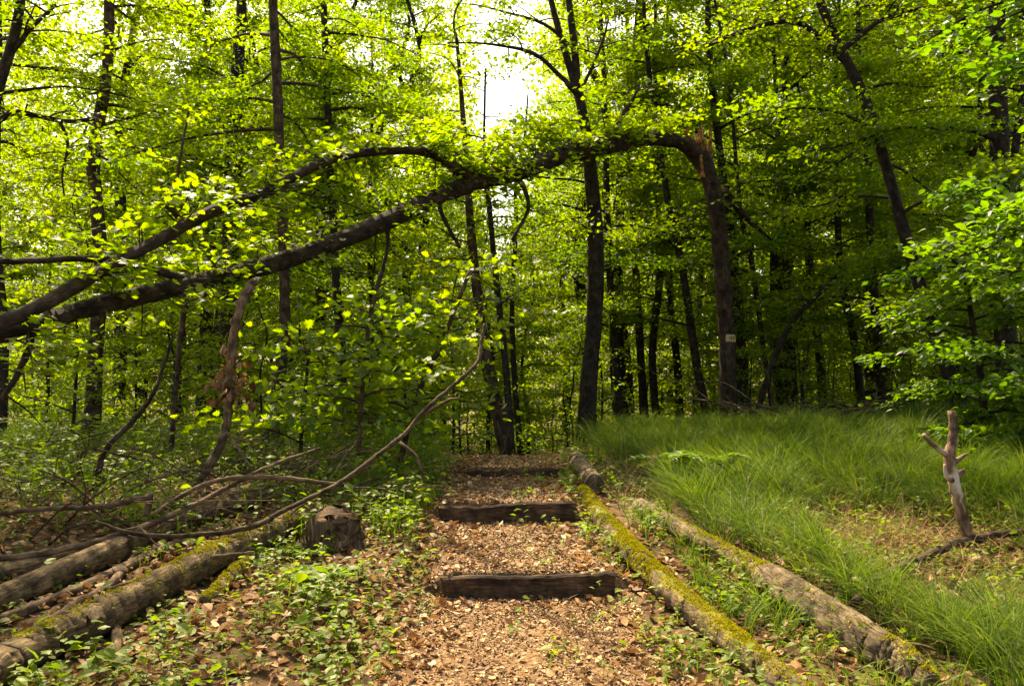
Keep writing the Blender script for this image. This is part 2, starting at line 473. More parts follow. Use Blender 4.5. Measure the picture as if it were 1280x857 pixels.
def moss_on(c, r, spec, rng):
    """short moss shoots in cushions on the upper side; spec: (count, from, to, half angle)"""
    g = Geo()
    for n, a, b, w in spec:
        u = rng.uniform(a, b, n) * (len(c) - 1); i = np.clip(u.astype(int), 0, len(c) - 2); t = (u - i)[:, None]
        p = c[i] * (1 - t) + c[i + 1] * t; rr = r[i]
        tan = nrmz(c[i + 1] - c[i]); sd = nrmz(np.cross(tan, [0, 0, 1.0])); up = np.cross(sd, tan)
        th = rng.normal(0, w, n)
        keep = np.sin(u * .55 + 2 * th) + np.sin(u * .21 + 1 - 3 * th) * .8 + np.sin(u * 1.7 + 5 * th) * .5 > rng.normal(-.75, .35, n)
        p, th, sd, up, rr, tan = p[keep], th[keep], sd[keep], up[keep], rr[keep], tan[keep]; m = len(p)
        nn = up * np.cos(th)[:, None] + sd * np.sin(th)[:, None]
        cush = .5 + .5 * np.sin(u[keep] * 2.1 + 4 * th) * np.sin(u[keep] * .9 - 3 * th)
        leaves(g, KITE, p + nn * (rr * (.97 + .10 * cush))[:, None], rng.normal(0, 1, (m, 3)), nn + rng.normal(0, .5, (m, 3)), rng.uniform(.008, .022, m), np.clip(rng.normal(.5, .2, m) + .25 * (cush - .5), 0, 1), jit=np.stack([np.ones(m), rng.uniform(.5, 1.1, m)], 1))
    return g

def log(name, label, cat, pts, m, sides=14, lump=.07, group=None, stubs=(), wobble=.05, per=6, seed=0, moss=None):
    rng = np.random.default_rng(seed + 100)
    c, r = lay(pts); fine = .022 if sides > 10 else .06
    if sides > 10: sides, per, wobble = 36, 18, .03
    else: per, wobble = 9, .13
    o = c.mean(0); o[2] = min(c[:, 2] - r)
    if stubs or moss:
        t = thing(name, label, cat, o, group)
        g = Geo(); cl, rl = tube(g, c, r, sides, per, lump, rng, wobble=wobble, fine=fine); g.build('stem', m, t, o, True)
        if moss: moss_on(cl, rl, moss, rng).build('moss', M_MOSS, t, o)
        for sp in stubs:
            sc, sr = lay(sp); g = Geo(); tube(g, sc, sr, 8, 4, .1, rng, wobble=.06); g.build('branch_stub', m, t, o, True)
        return t
    g = Geo(); tube(g, c, r, sides, per, lump, rng, wobble=wobble, fine=fine)
    return tag(g.build(name, m, None, o, True), label, cat, group)

log('mossy_log', 'long log thick with yellow moss lying right beside the steps', 'log',
    [(728, 615, 18), (750, 645, 22), (790, 690, 28), (832, 733, 30), (880, 773, 32), (930, 814, 35), (990, 864, 39), (1040, 908, 40)], M_LOG_MOSS,
    stubs=[[(789, 692, 13, 6.62), (782, 694, 11, 6.56)]], moss=[(11000, 0, .42, .8), (6000, .2, .72, .55), (2500, .6, 1, .5)], seed=1)
log('fallen_log', 'grey decaying log in the grass with patches of moss and a thick broken end', 'log',
    [(800, 632, 20), (860, 668, 23), (915, 698, 26), (950, 717, 29), (962, 724, 35), (1010, 754, 40), (1085, 801, 44), (1130, 828, 42), (1165, 855, 28)], M_LOG_WOOD,
    stubs=[[(1120, 803, 6, 5.05), (1150, 806, 5, 5.0), (1170, 812, 3, 5.0)]], moss=[(4500, .05, .48, .6), (1500, .5, 1, .45)], lump=.1, seed=2)
log('mossy_log', 'short mossy log with a dark end poking out of the tall grass', 'log',
    [(x_, y_, w_, gp(x_, y_)[1] - 1.0) for x_, y_, w_ in ((806, 594, 26), (814, 583, 25), (828, 566, 22), (836, 556, 20))], M_LOG_MOSS, moss=[(2500, 0, 1, .7)], seed=3)
log('fallen_log', 'short pale bare log at the right end of the highest step', 'log',
    [(744, 604, 24), (732, 590, 22), (720, 574, 20)], M_LOG_WOOD, seed=4)
log('fallen_log', 'thick mossy log at lower left with a cut knot and a short stub', 'log',
    [(-60, 862, 56), (0, 832, 52), (60, 803, 46), (122, 772, 46), (180, 742, 38), (250, 706, 36), (330, 668, 32), (392, 637, 30)], M_LOG_LEFT,
    stubs=[[(142, 780, 15), (146, 800, 13), (141, 832, 12)], [(118, 766, 20, 5.1), (124, 775, 18, 4.98), (126, 778, 16, 4.93)]], moss=[(6000, .55, 1, .55), (1300, .2, .6, .35)], seed=5)
log('fallen_log', 'long brown log lying behind the thick mossy log', 'log',
    [(-60, 775, 34), (0, 748, 32), (70, 718, 32), (140, 688, 30), (210, 658, 27), (300, 626, 25), (345, 613, 24), (385, 608, 22)], M_LOG_LEFT, moss=[(1500, .6, 1, .5)], seed=6)
log('fallen_log', 'short dark log lying on leaves farthest behind in the log heap', 'log',
    [(-40, 730, 22), (0, 718, 21), (50, 706, 20), (98, 693, 18)], M_LOG_LEFT, seed=7)
log('fallen_branch', 'slim grey pole lying between the two long logs', 'branch',
    [(-40, 835, 16), (0, 814, 15), (50, 785, 15), (95, 756, 13), (140, 728, 12), (172, 690, 10)], M_STICK, seed=8, sides=9)
log('fallen_branch', 'bare grey pole slanting over the short dark log', 'branch',
    [(262, 640, 9, 7.6), (180, 668, 10, 7.1), (90, 690, 11, 6.7), (0, 708, 12, 6.3), (-60, 722, 12, 6.1)], M_STICK, sides=9, seed=70)
log('fallen_branch', 'slim brown pole lying between the long brown log and the short dark log', 'branch',
    [(-50, 792, 15), (40, 760, 14), (120, 726, 13), (200, 688, 11), (285, 652, 9)], M_STICK, sides=11, seed=71)
log('fallen_branch', 'thin bent pole crossing over the two long logs from the lower left', 'branch',
    [(-30, 700, 8, 6.2), (60, 690, 8, 6.35), (150, 668, 7.5, 6.6), (240, 632, 7, 7.0), (330, 585, 5, 7.5), (400, 560, 3, 7.9)], M_STICK, sides=9, seed=72)
log('fallen_branch', 'crooked mossy branch under the thick mossy log', 'branch',
    [(255, 752, 15), (275, 735, 17), (292, 715, 16), (313, 698, 14)], M_LOG_LEFT, moss=[(2500, 0, 1, .7)], seed=9, sides=11)
# the bowed bare branch that leans out of the heap
log('fallen_branch', 'long bowed bare branch leaning from the log heap up over the path edge', 'branch',
    [(120, 652, 3.7, 6.3), (175, 668, 5.18, 6.4), (250, 668, 5.92, 6.5), (318, 657, 6.66, 6.7), (350, 640, 7.03, 6.8), (392, 620, 5.55, 6.95), (430, 600, 5.92, 7.1), (465, 574, 5.92, 7.25), (492, 553, 5.55, 7.4), (508, 540, 5.55, 7.5), (530, 513, 5.92, 7.6), (560, 487, 5.18, 7.75), (578, 472, 5.55, 7.8), (597, 452, 4.81, 7.95), (602, 425, 4.81, 8.05), (606, 405, 4.44, 8.1)], M_STICK_MID,
    stubs=[[(535, 515, 5, 7.6), (560, 500, 4, 7.5), (575, 498, 2, 7.4)], [(500, 553, 5, 7.4), (520, 570, 4, 7.3), (530, 600, 2.5, 7.25)]], sides=9, seed=10, lump=.08)
log('fallen_branch', 'thin arching branch lying over the brown log', 'branch',
    [(430, 606, 5, 7.3), (350, 597, 6, 7.2), (290, 597, 6, 7.1), (245, 610, 6, 7.0), (190, 643, 5, 6.8)], M_STICK, sides=7, seed=11)
log('fallen_branch', 'pale straight branch with a snapped end above the brown log', 'branch',
    [(190, 620, 9, 7.0), (160, 626, 8, 6.9), (120, 633, 7, 6.8), (50, 636, 6, 6.7), (-30, 645, 6, 6.5)], M_STICK, sides=7, seed=12,
    stubs=[[(187, 620, 9, 7.0), (186, 632, 8, 6.98), (182, 645, 7, 6.95)]])
log('fallen_branch', 'thin knobbly stick resting on the thick mossy log', 'branch',
    [(318, 690, 4, 6.3), (262, 697, 6, 6.2), (200, 716, 6, 5.95), (135, 736, 5, 5.8)], M_STICK, sides=7, seed=13)
log('fallen_branch', 'dark curved dead branch standing up out of the brushwood', 'branch',
    [(118, 625, 8, 8.6), (121, 600, 8, 8.6), (132, 562, 8, 8.6), (165, 527, 7, 8.7), (190, 495, 6, 8.7), (207, 450, 4, 8.8), (216, 420, 3, 8.8)], M_STICK_DK, sides=7, seed=14)
log('fallen_branch', 'brown dead branch leaning against the arched stem with withered leaves', 'branch',
    [(246, 607, 9, 8.7), (262, 580, 11, 8.7), (280, 545, 11, 8.75), (287, 490, 11, 8.8), (290, 440, 12, 8.85), (300, 385, 13, 8.9), (318, 350, 13, 9.0)], M_STICK, sides=8, seed=15, lump=.1,
    stubs=[[(283, 540, 5, 8.75), (298, 560, 4, 8.6), (316, 590, 3, 8.5)]])
dead_lean = [o for o in bpy.data.objects if o.get('label', '').endswith('withered leaves')][0]
g = Geo(); rng = np.random.default_rng(5)
n = 70; cpos = np.array([P(290, 478, 8.75)]) + rng.normal(0, 1, (n, 3)) * [.11, .1, .14]
leaves(g, DEAD, cpos, rng.normal(0, 1, (n, 3)), rng.normal(0, .4, (n, 3)) + [0, 0, -1], rng.uniform(.07, .12, n), rng.uniform(0, .35, n))
g.build('withered_leaves', M_DEAD, dead_lean, dead_lean.location)
# right side
log('fallen_branch', 'dark crooked branch lying across the foot of the snag', 'branch',
    [(x_, y_, w_, gp(x_, y_)[1] - .35) for x_, y_, w_ in ((1085, 734, 5), (1100, 722, 12), (1135, 705, 13), (1165, 692, 12), (1190, 682, 13), (1210, 676, 12), (1245, 668, 8), (1290, 664, 6))], M_STICK_DK, sides=9, seed=16, lump=.12,
    stubs=[[(x_, y_, w_, gp(x_, y_)[1] - .3) for x_, y_, w_ in ((1100, 722, 8), (1082, 738, 11), (1068, 754, 10))]])
log('fallen_branch', 'curled pale root arching over dry grass beside the snag', 'branch',
    [(1108, 662, 6), (1106, 648, 8, 8.1), (1120, 634, 9, 8.1), (1150, 630, 7, 8.05), (1188, 626, 6, 8.0)], M_STICK, sides=8, seed=17, lump=.1)
log('fallen_branch', 'little reddish stick poking out of the grass beyond the snag', 'branch',
    [(1258, 618, 8), (1264, 606, 9, 8.3), (1272, 594, 8, 8.25)], M_SNAG, sides=8, seed=18)
log('fallen_branch', 'thin dark twig lying over the mossy part of the grey log', 'branch',
    [(872, 677, 4, 7.0), (900, 680, 5, 6.9), (905, 678, 5, 6.9), (925, 692, 3, 6.8)], M_STICK_DK, sides=6, seed=19)
# the snag
cs, rs = lay([(1222, 705, 14), (1216, 688, 14, 7.05), (1206, 658, 15, 7.03), (1199, 630, 14, 7.0), (1192, 597, 13, 7.0), (1187, 572, 14, 7.0), (1192, 545, 10.5, 7.0), (1190, 513, 8, 7.0)])
o = cs[0].copy(); o[2] -= .1
t = thing('dead_snag', 'bleached forked dead stem standing upright in the tall grass', 'dead tree', o)
rng = np.random.default_rng(44)
g = Geo(); tube(g, cs, rs, 12, 6, .12, rng, wobble=.08); g.build('stem', M_SNAG, t, o, True)
for sp in ([(1188, 574, 10, 7.0), (1176, 563, 7, 6.97), (1164, 554, 6.5, 6.94), (1154, 543, 6, 6.9)], [(1192, 578, 8, 7), (1203, 570, 5, 7.02), (1210, 567, 2.5, 7.05)],
           [(1195, 596, 7, 7), (1203, 589, 6, 7.0), (1206, 588, 3, 7.0)], [(1190, 600, 8, 6.98), (1183, 594, 6, 6.92), (1181, 580, 4, 6.9)]):
    sc, sr = lay(sp); g = Geo(); tube(g, sc, sr, 8, 4, .12, rng, wobble=.08); g.build('branch_stub', M_SNAG, t, o, True)

# stump on the left of the path
b = gp(418, 682, 0); rr = 30 / F * b[1]
t = thing('tree_stump', 'dark decayed tree stump at the upper end of the mossy log', 'stump', b)
g = Geo(); rng = np.random.default_rng(3)
tube(g, [b + [0, 0, -.1], b + [0, 0, .06], b + [-.01, 0, .11], b + [0, .01, .14], b + [0, .01, .15]], [rr * 1.25, rr * 1.08, rr * 1.02, rr * .97, rr * .8], 30, 8, .06, rng, wobble=.02, flare=.2, fine=.02)
for a in rng.uniform(0, 2 * PI, 34):
    q = b + np.array([math.cos(a) * rr * .9, math.sin(a) * rr * .9, .09]); h_ = rng.uniform(.05, .15) + .05 * math.sin(a * 2)
    tube(g, [q, q + [0, 0, h_ * .6], q + [rng.normal(0, .012), rng.normal(0, .012), h_]], [.034, .026, .006], 6, 4, .2, rng, wobble=.1)
g.build('stem', M_STUMP, t, b, True)
g = Geo(); n = 60
a = rng.uniform(-1.2, 1.4, n); ps = b + np.stack([np.cos(a) * rr * .95, -np.abs(np.sin(a)) * rr * .95, rng.uniform(.08, .17, n)], 1)
leaves(g, KITE, ps, np.stack([np.cos(a), -np.abs(np.sin(a)), .2 + 0 * a], 1), np.stack([.35 * np.cos(a), -.2 + 0 * a, -1 + 0 * a], 1), rng.uniform(.06, .2, n), rng.uniform(0, .4, n), jit=np.stack([np.ones(n) * 2, np.full(n, .06)], 1))
g.build('hanging_fibre', M_DRY, t, b)

# brushwood twigs on the left
def twiggy(label, p0, p1, r0, seed, group, nb=5, name='dead_twig', m=M_STICK_DK, up=.35):
    rng = np.random.default_rng(seed); g = Geo()
    p0 = np.array(p0); p1 = np.array(p1); L = np.linalg.norm(p1 - p0)
    mid = [(p0 * (1 - t) + p1 * t) + rng.normal(0, .05 * L, 3) * math.sin(t * PI) + np.array([0, 0, up * .25 * L * math.sin(t * PI)]) for t in np.linspace(0, 1, 5)]
    c, r = tube(g, mid, np.linspace(r0, r0 * .3, 5), 6, 4, .1, rng, wobble=.15)
    d0 = nrmz(p1 - p0)
    for k in range(nb):
        i = rng.integers(len(c) // 5, len(c) - 2); d = nrmz(d0 + rng.normal(0, .7, 3) + [0, 0, up]); l = L * rng.uniform(.2, .5)
        q = [c[i], c[i] + d * l * .5 + rng.normal(0, .04 * l, 3), c[i] + d * l + rng.normal(0, .1 * l, 3)]
        c2, _ = tube(g, q, [r[i] * .6, r[i] * .4, r[i] * .2], 5, 3, .05, rng, wobble=.1)
        for _k in range(2):
            j = rng.integers(1, len(c2) - 1); e = nrmz(d + rng.normal(0, .7, 3)); l2 = l * rng.uniform(.25, .5)
            tube(g, [c2[j], c2[j] + e * l2 * .5 + rng.normal(0, .05 * l2, 3), c2[j] + e * l2], [r[i] * .3, r[i] * .25, r[i] * .12], 4, 2, 0, rng, cap=False)
    return tag(g.build(name, m, None, p0), label, 'twig', group)
rng = np.random.default_rng(21)
for k in range(62):
    px = rng.uniform(-60, 400); py = rng.uniform(585, 690) - max(0, px - 200) * .15
    a = gp(px, py, .03); dx = rng.uniform(.5, 1.9) * rng.choice([-1, 1]); b2 = a + [dx, rng.uniform(-.5, .5), 0]; b2[2] = hgt(b2[0], b2[1]) + rng.uniform(.05, .6)
    twiggy('fine dead twig in the tangle of brushwood behind the fallen logs', a, b2, rng.uniform(.006, .013), 300 + k, 'brushwood behind the fallen logs', m=M_STICK if k % 2 else M_STICK_DK)
# brush pile at the far edge of the grass
rng = np.random.default_rng(22)
for k in range(20):
    px = rng.uniform(965, 1110); a = P(px, 526 - rng.uniform(0, 8), rng.uniform(13.6, 14.6))
    ang = rng.normal(0, .35) + (PI if rng.random() < .5 else 0); L = rng.uniform(.7, 1.9)
    b2 = a + [math.cos(ang) * L, rng.uniform(-.3, .3), L * rng.uniform(-.05, .38)]
    twiggy('bare stick in the loose brush pile at the far edge of the grass', a, b2, rng.uniform(.018, .04), 400 + k, 'sticks of the brush pile', nb=2, name='dead_stick', m=M_STICK if k % 3 == 0 else M_STICK_DK, up=.15)

# ------------------------------------------------------------------ trees
DENS = 2.25
def grow(rng, trunk, rad, n_limbs, t0, t1, length, leafsize, dens, T, pitch=.35, droop=.35, wood=None, leaf=None, az_bias=None, tilt=.6, twig_wood=False, az_frac=.3, spread=.17, top_taper=.6, tint_mu=.5):
    """limbs along a trunk polyline, flat sprays of twigs and leaves on them"""
    tr = np.asarray(trunk); s = np.concatenate([[0], np.cumsum(np.linalg.norm(np.diff(tr, axis=0), axis=1))]); s /= s[-1]
    az = rng.uniform(0, 2 * PI)
    LP, LD, LN, LT = [], [], [], []
    for k in range(n_limbs):
        t = t0 + (t1 - t0) * (k + rng.uniform(0, 1)) / n_limbs
        p = np.array([np.interp(t, s, tr[:, j]) for j in range(3)]); r = np.interp(t, s, rad)
        az += 2.4 + rng.normal(0, .5)
        a = az if az_bias is None or rng.random() < az_frac else az_bias + rng.normal(0, .7)
        rel = (t - t0) / (t1 - t0 + 1e-6)
        L = length * rng.uniform(.55, 1.15) * (1 - (1 - top_taper) * rel)
        pt = pitch * rng.uniform(.4, 1.6)
        d = np.array([math.cos(a), math.sin(a), 0]); side = np.array([-d[1], d[0], 0])
        bend = rng.normal(0, .25)
        q = [p + d * L * u + side * L * bend * u * u + np.array([0, 0, L * (pt * u - droop * u * u)]) for u in np.linspace(0, 1, 6)]
        q = np.array(q) + rng.normal(0, .02 * L, (6, 3)) * np.linspace(0, 1, 6)[:, None]
        r0 = min(r * .55, .008 + .011 * L)
        if wood is not None: tube(wood, q, r0 * np.linspace(1, .25, 6), 5, 2, .05, rng, cap=False)
        nt = max(3, int(L * 7.5))
        shade = rng.normal(0, .17); full = rng.choice([.5, 1.0, 1.5])
        for j in range(nt):
            u = rng.uniform(.15, 1.0)
            b0 = np.array([np.interp(u, np.linspace(0, 1, 6), q[:, c]) for c in range(3)])
            aa = a + bend * u + rng.choice([-1, 1]) * rng.uniform(.25, 1.2)
            l = L * rng.uniform(.18, .42) * (1.15 - .5 * u)
            td = np.array([math.cos(aa), math.sin(aa), rng.normal(.05, .16)])
            if twig_wood and wood is not None:
                tube(wood, [b0, b0 + td * l * .5 + [0, 0, .03 * l], b0 + td * l], [r0 * .35, r0 * .25, r0 * .12], 4, 2, 0, rng, cap=False)
            n = max(4, int(l * dens * DENS * full * rng.uniform(.6, 1.4)))
            w = rng.uniform(.1, 1.1, n)
            pp = b0 + td * (l * w)[:, None] + rng.normal(0, 1, (n, 3)) * [spread, spread, spread * .3]
            LP.append(pp); LD.append(td + rng.normal(0, .7, (n, 3)) * [1, 1, .3] + [0, 0, -.2])
            LN.append(rng.normal(0, tilt, (n, 3)) + [0, 0, 1]); LT.append(rng.normal(tint_mu + shade, .17, n))
    if leaf is not None and LP:
        pp = np.concatenate(LP); n = len(pp)
        leaves(leaf, T, pp, np.concatenate(LN), np.concatenate(LD), leafsize * rng.uniform(.6, 1.25, n), np.clip(np.concatenate(LT), 0, 1))
        return n
    return 0

LEAFCOUNT = 0
def px_tree(name, label, cat, pts, d, n_limbs=40, z0=2.6, top=13, length=2.6, leafsize=.085, dens=34, bark=M_BARK_DK, lm=M_TREE, T=KITE, seed=1, group=None,
            flare=.22, wid=.8, forks=(), zmax=None, az_bias=None, twigs=(), **kw):
    """tree whose trunk follows photo points (px, py, width_px) at distance d"""
    global LEAFCOUNT
    rng = np.random.default_rng(seed)
    dd = [p[3] if len(p) > 3 else d for p in pts]
    c = [P(p[0], p[1], q) for p, q in zip(pts, dd)]; r = [p[2] * wid / 2 / F * q for p, q in zip(pts, dd)]
    zb = float(hgt(c[0][0], c[0][1]))
    if c[0][2] > zb:                                      # first point above ground: carry the stem on down
        dirn = (c[0] - c[1]); dirn = dirn / max(1e-6, -dirn[2]) if dirn[2] < 0 else np.array([0, 0, -1.0])
        k = c[0][2] - zb + .15
        c = [c[0] + np.array([dirn[0] * .6, dirn[1] * .6, -1]) * k] + c; r = [r[0] * 1.05] + r
    else:
        c[0][2] = min(c[0][2], zb - .1)
    if not forks and c[-1][2] < top:                      # carry the stem on up
        v = c[-1] - c[-2]; v = v / max(.2, v[2]); v = np.clip(v, -.4, 1)
        nn = 3; H = top - c[-1][2]
        for k in range(1, nn + 1):
            c.append(c[-1] + np.array([v[0] * .7, v[1] * .7, 1]) * H / nn + np.append(rng.normal(0, .1, 2), 0)); r.append(r[len(r) - 1] * .72)
    c = np.array(c); r = np.array(r)
    base = np.array([c[0][0], c[0][1], zb])
    t = thing(name, label, cat, base, group)
    g = Geo(); lf = Geo()
    cc, rr = tube(g, c, r, 12, 5, .05, rng, flare=flare, wobble=.03)
    for fk in forks:
        fc = [P(p[0], p[1], d) for p in fk]; fr = [p[2] * .85 / 2 / F * d for p in fk]
        v = fc[-1] - fc[-2]; v = v / max(.2, v[2])
        fc.append(fc[-1] + v * 2.5); fr.append(fr[-1] * .75); fc.append(fc[-1] + v * 3); fr.append(fr[-1] * .5)
        c2, r2 = tube(g, fc, fr, 9, 5, .05, rng)
        LEAFCOUNT += grow(rng, c2, r2, n_limbs // 2, .25, 1, length * .8, leafsize, dens, T, wood=g, leaf=lf, **kw)
    for tw in twigs:
        fc = [P(p[0], p[1], p[3] if len(p) > 3 else d) for p in tw]; fr = [p[2] / 2 / F * d for p in tw]
        c2, r2 = tube(g, fc, fr, 6, 4, .05, rng, wobble=.1)
        LEAFCOUNT += grow(rng, c2, r2, 9, .3, 1, 1.0, leafsize, dens, T, wood=g, leaf=lf)
    h0 = (z0 - c[0][2]) / (c[-1][2] - c[0][2])
    tlim = 1.0 if zmax is None else min(1, (zmax - c[0][2]) / (c[-1][2] - c[0][2]))
    LEAFCOUNT += grow(rng, cc, rr, n_limbs, max(.05, h0), tlim, length, leafsize, dens, T, wood=g, leaf=lf, az_bias=az_bias, **kw)
    g.build('trunk', bark, t, base, True)
    if lf.n: lf.build('crown', lm, t, base)
    return t

px_tree('forest_tree', 'tall brown trunk with an S-shaped bend behind the arched stem on the left', 'tree',
        [(112, 545, 36), (117, 500, 30), (122, 400, 29), (127, 340, 27), (119, 235, 25), (117, 190, 24), (131, 110, 22), (136, 50, 21), (137, 0, 20)], 14.0, z0=4.6, zmax=8.6, az_bias=PI / 2, az_frac=.06, wid=.64, seed=11, bark=M_BARK, n_limbs=22)
px_tree('forest_tree', 'straight brown trunk rising behind the arched stem beside the leaning dead branch', 'tree',
        [(337, 572, 26), (345, 500, 21), (355, 430, 18), (356, 370, 17), (350, 200, 16), (346, 100, 16), (341, 0, 15)], 13.0, z0=4.4, zmax=8.6, az_bias=PI / 2, az_frac=.06, seed=12, bark=M_BARK, n_limbs=20)
px_tree('forest_tree', 'slender dark trunk crossing the arched stem left of the forked tree', 'tree',
        [(429, 545, 15), (427, 450, 14), (419, 330, 13), (411, 160, 12), (405, 0, 10)], 15.0, z0=4.2, zmax=8.6, az_bias=PI / 2, az_frac=.06, seed=13)
px_tree('forest_tree', 'stout blackish trunk in shade behind the leaning dead branch', 'tree',
        [(272, 565, 32), (281, 470, 30), (286, 380, 29), (290, 250, 26), (296, 100, 22)], 18.0, z0=5.0, zmax=8.6, seed=14)
px_tree('sapling', 'thin brown sapling stem below the arched stem near the left trunks', 'sapling',
        [(211, 598, 9), (217, 520, 8), (224, 440, 8), (230, 365, 8)], 11.0, z0=1.4, top=5.2, seed=15, n_limbs=8, length=1.0, dens=20, bark=M_BARK)
px_tree('forest_tree', 'dark leaning tree cut by the upper left corner with a low crooked bough', 'tree',
        [(-62, 500, 24), (-48, 380, 22), (-30, 240, 20), (-5, 120, 18), (14, 60, 16), (26, 0, 15)], 10.0, z0=5.2, top=10, az_bias=PI / 2, az_frac=.2, seed=16, n_limbs=7, length=1.6,
        twigs=[[(-30, 170, 9), (0, 150, 8), (22, 140, 7), (75, 151, 6), (118, 150, 4)], [(75, 152, 5), (85, 180, 4), (78, 215, 3), (80, 245, 2)], [(12, 70, 7), (40, 35, 6), (70, 5, 5)]])
px_tree('forest_tree', 'dark trunk at the left edge below the arched stem', 'tree',
        [(0, 540, 18), (4, 460, 16), (3, 400, 15), (-6, 250, 14)], 12.5, z0=5, zmax=8.6, az_bias=PI / 2, az_frac=.1, seed=17, n_limbs=14)
px_tree('forest_tree', 'mottled trunk leaning left just beyond the top of the steps', 'tree',
        [(636, 575, 26), (622, 510, 24), (608, 450, 19), (600, 400, 17), (590, 300, 14), (582, 190, 9), (572, 60, 6)], 15.0, z0=2.6, top=8.5, seed=18, n_limbs=18, length=1.5, dens=26, bark=M_BARK)
px_tree('forest_tree', 'slim upright trunk close beside the mottled leaning trunk', 'tree',
        [(640, 575, 12), (634, 480, 11), (626, 400, 10), (618, 330, 9), (612, 260, 8)], 14.5, z0=3, top=7, seed=19, n_limbs=12, length=1.3, dens=26)
px_tree('forest_tree', 'thin black trunk behind the slim pair beyond the steps', 'tree',
        [(651, 570, 10), (643, 470, 9), (640, 380, 8), (645, 280, 7)], 17.0, z0=3, top=7.5, seed=20, n_limbs=10, length=1.3, dens=24)
px_tree('forest_tree', 'big dark forked tree standing right of the steps top', 'tree',
        [(731, 572, 38), (735, 500, 34), (742, 400, 33), (745, 320, 33), (740, 230, 27), (728, 140, 20), (722, 112, 20)], 15.0, z0=3.6, az_bias=PI / 2, az_frac=.1, wid=.64, seed=21, n_limbs=16, length=1.9, dens=28, bark=M_BARK_DK,
        forks=[[(722, 118, 12), (708, 70, 11), (695, 25, 10), (684, -20, 9)], [(722, 118, 12), (719, 70, 12), (712, 10, 11), (706, -40, 10)]],
        twigs=[[(722, 118, 8), (700, 95, 6), (665, 66, 5), (610, 55, 3), (560, 53, 2)], [(716, 60, 5), (680, 30, 4), (630, 15, 3), (590, 5, 2)], [(722, 118, 5), (735, 95, 5), (750, 60, 4), (762, 20, 3)]])
for lab, pts, d, sd in (
    ('thin dark trunk directly right of the big forked tree', [(776, 540, 14), (768, 420, 12), (760, 300, 11), (755, 100, 9)], 19.0, 31),
    ('second thin dark trunk right of the big forked tree', [(806, 535, 16), (800, 430, 12), (793, 300, 11), (785, 150, 9)], 21.0, 32),
    ('dark trunk with a bowed top between the forked and the broken tree', [(822, 535, 13), (815, 440, 12), (826, 330, 11), (820, 200, 9)], 20.0, 33),
    ('slanting dark trunk nearest to the broken tree on its left', [(886, 532, 14), (870, 450, 13), (852, 330, 12), (832, 235, 11), (815, 120, 9)], 18.0, 34),
    ('straight slim trunk half hidden behind the slanting dark trunk', [(850, 532, 14), (846, 450, 12), (838, 380, 11), (836, 250, 9)], 23.0, 35),
):
    px_tree('forest_tree', lab, 'tree', pts, d, z0=2.9, seed=sd, n_limbs=24, length=2.2, leafsize=.09, dens=30)
px_tree('forest_tree', 'heavy dark trunk leaning left above the leafy shrub', 'tree',
        [(1205, 530, 34), (1185, 460, 32), (1160, 390, 30), (1130, 290, 28), (1108, 210, 26), (1082, 125, 24), (1050, 60, 22), (1024, 0, 20)], 13.5, z0=3.2, az_bias=PI / 2, az_frac=.3, wid=.54, seed=41, n_limbs=30, length=2.5, dens=36,
        twigs=[[(1060, 80, 9), (1000, 30, 7), (940, 35, 6), (880, 60, 4)], [(1050, 65, 8), (1110, 20, 7), (1160, 10, 5)]])
px_tree('forest_tree', 'thin black stem bowing far to the right behind the brush pile', 'tree',
        [(945, 525, 11), (960, 470, 10), (985, 410, 9), (1015, 375, 8), (1060, 335, 7), (1112, 312, 5)], 16.0, z0=2.2, top=4.5, seed=42, n_limbs=10, length=1.1, dens=24, flare=.1)
for lab, pts, d, sd in (
    ('slender trunk rising straight behind the brush pile', [(994, 525, 11), (990, 430, 10), (978, 300, 9), (972, 150, 8)], 20.0, 51),
    ('thin trunk rising out of the right half of the brush pile', [(1030, 525, 16), (1025, 450, 14), (1012, 330, 12), (1000, 150, 10)], 21.0, 52),
    ('dark trunk between the brush pile and the leafy shrub', [(1078, 525, 13), (1070, 440, 12), (1050, 330, 11), (1046, 180, 9)], 19.5, 53),
    ('blackish trunk partly covered by the left edge of the leafy shrub', [(1106, 525, 16), (1098, 440, 15), (1090, 330, 13), (1084, 200, 11)], 18.0, 54),
    ('pair of thin leaning trunks left of the brush pile', [(968, 528, 9), (955, 440, 8), (940, 330, 8), (925, 260, 7)], 17.5, 55),
):
    px_tree('forest_tree', lab.replace('pair of thin leaning trunks', 'thin leaning trunk'), 'tree', pts, d, z0=2.5, seed=sd, n_limbs=26, length=2.3, leafsize=.09, dens=34)
# right edge: lime tree with boughs hanging into the picture
px_tree('lime_tree', 'lime tree at the right edge with broad bright leaves hanging into view', 'tree',
        [(1400, 640, 60), (1392, 450, 52), (1385, 250, 48), (1380, 0, 44)], 7.6, z0=2.6, top=8, seed=61, n_limbs=22, length=1.5, leafsize=.095, dens=36, T=OVAL, lm=M_LIME, az_bias=PI, tilt=.5, droop=.5, twig_wood=True)
px_tree('forest_tree', 'dark shaded trunk behind the hanging lime leaves', 'tree',
        [(1262, 520, 34), (1256, 400, 32), (1250, 250, 30), (1248, 100, 28)], 13.0, z0=2.8, seed=62, n_limbs=32, length=2.4, dens=38, leafsize=.09)
px_tree('leafy_shrub', 'broad leafy green shrub above the grass at the right', 'shrub',
        [(1232, 545, 12), (1226, 470, 10), (1215, 400, 8), (1205, 340, 6)], 10.5, z0=.75, top=3.4, seed=63, n_limbs=28, length=1.4, leafsize=.095, dens=44, T=OVAL, lm=M_LIME, pitch=.3, droop=.4, tilt=.42, twig_wood=True, spread=.1, flare=.1)
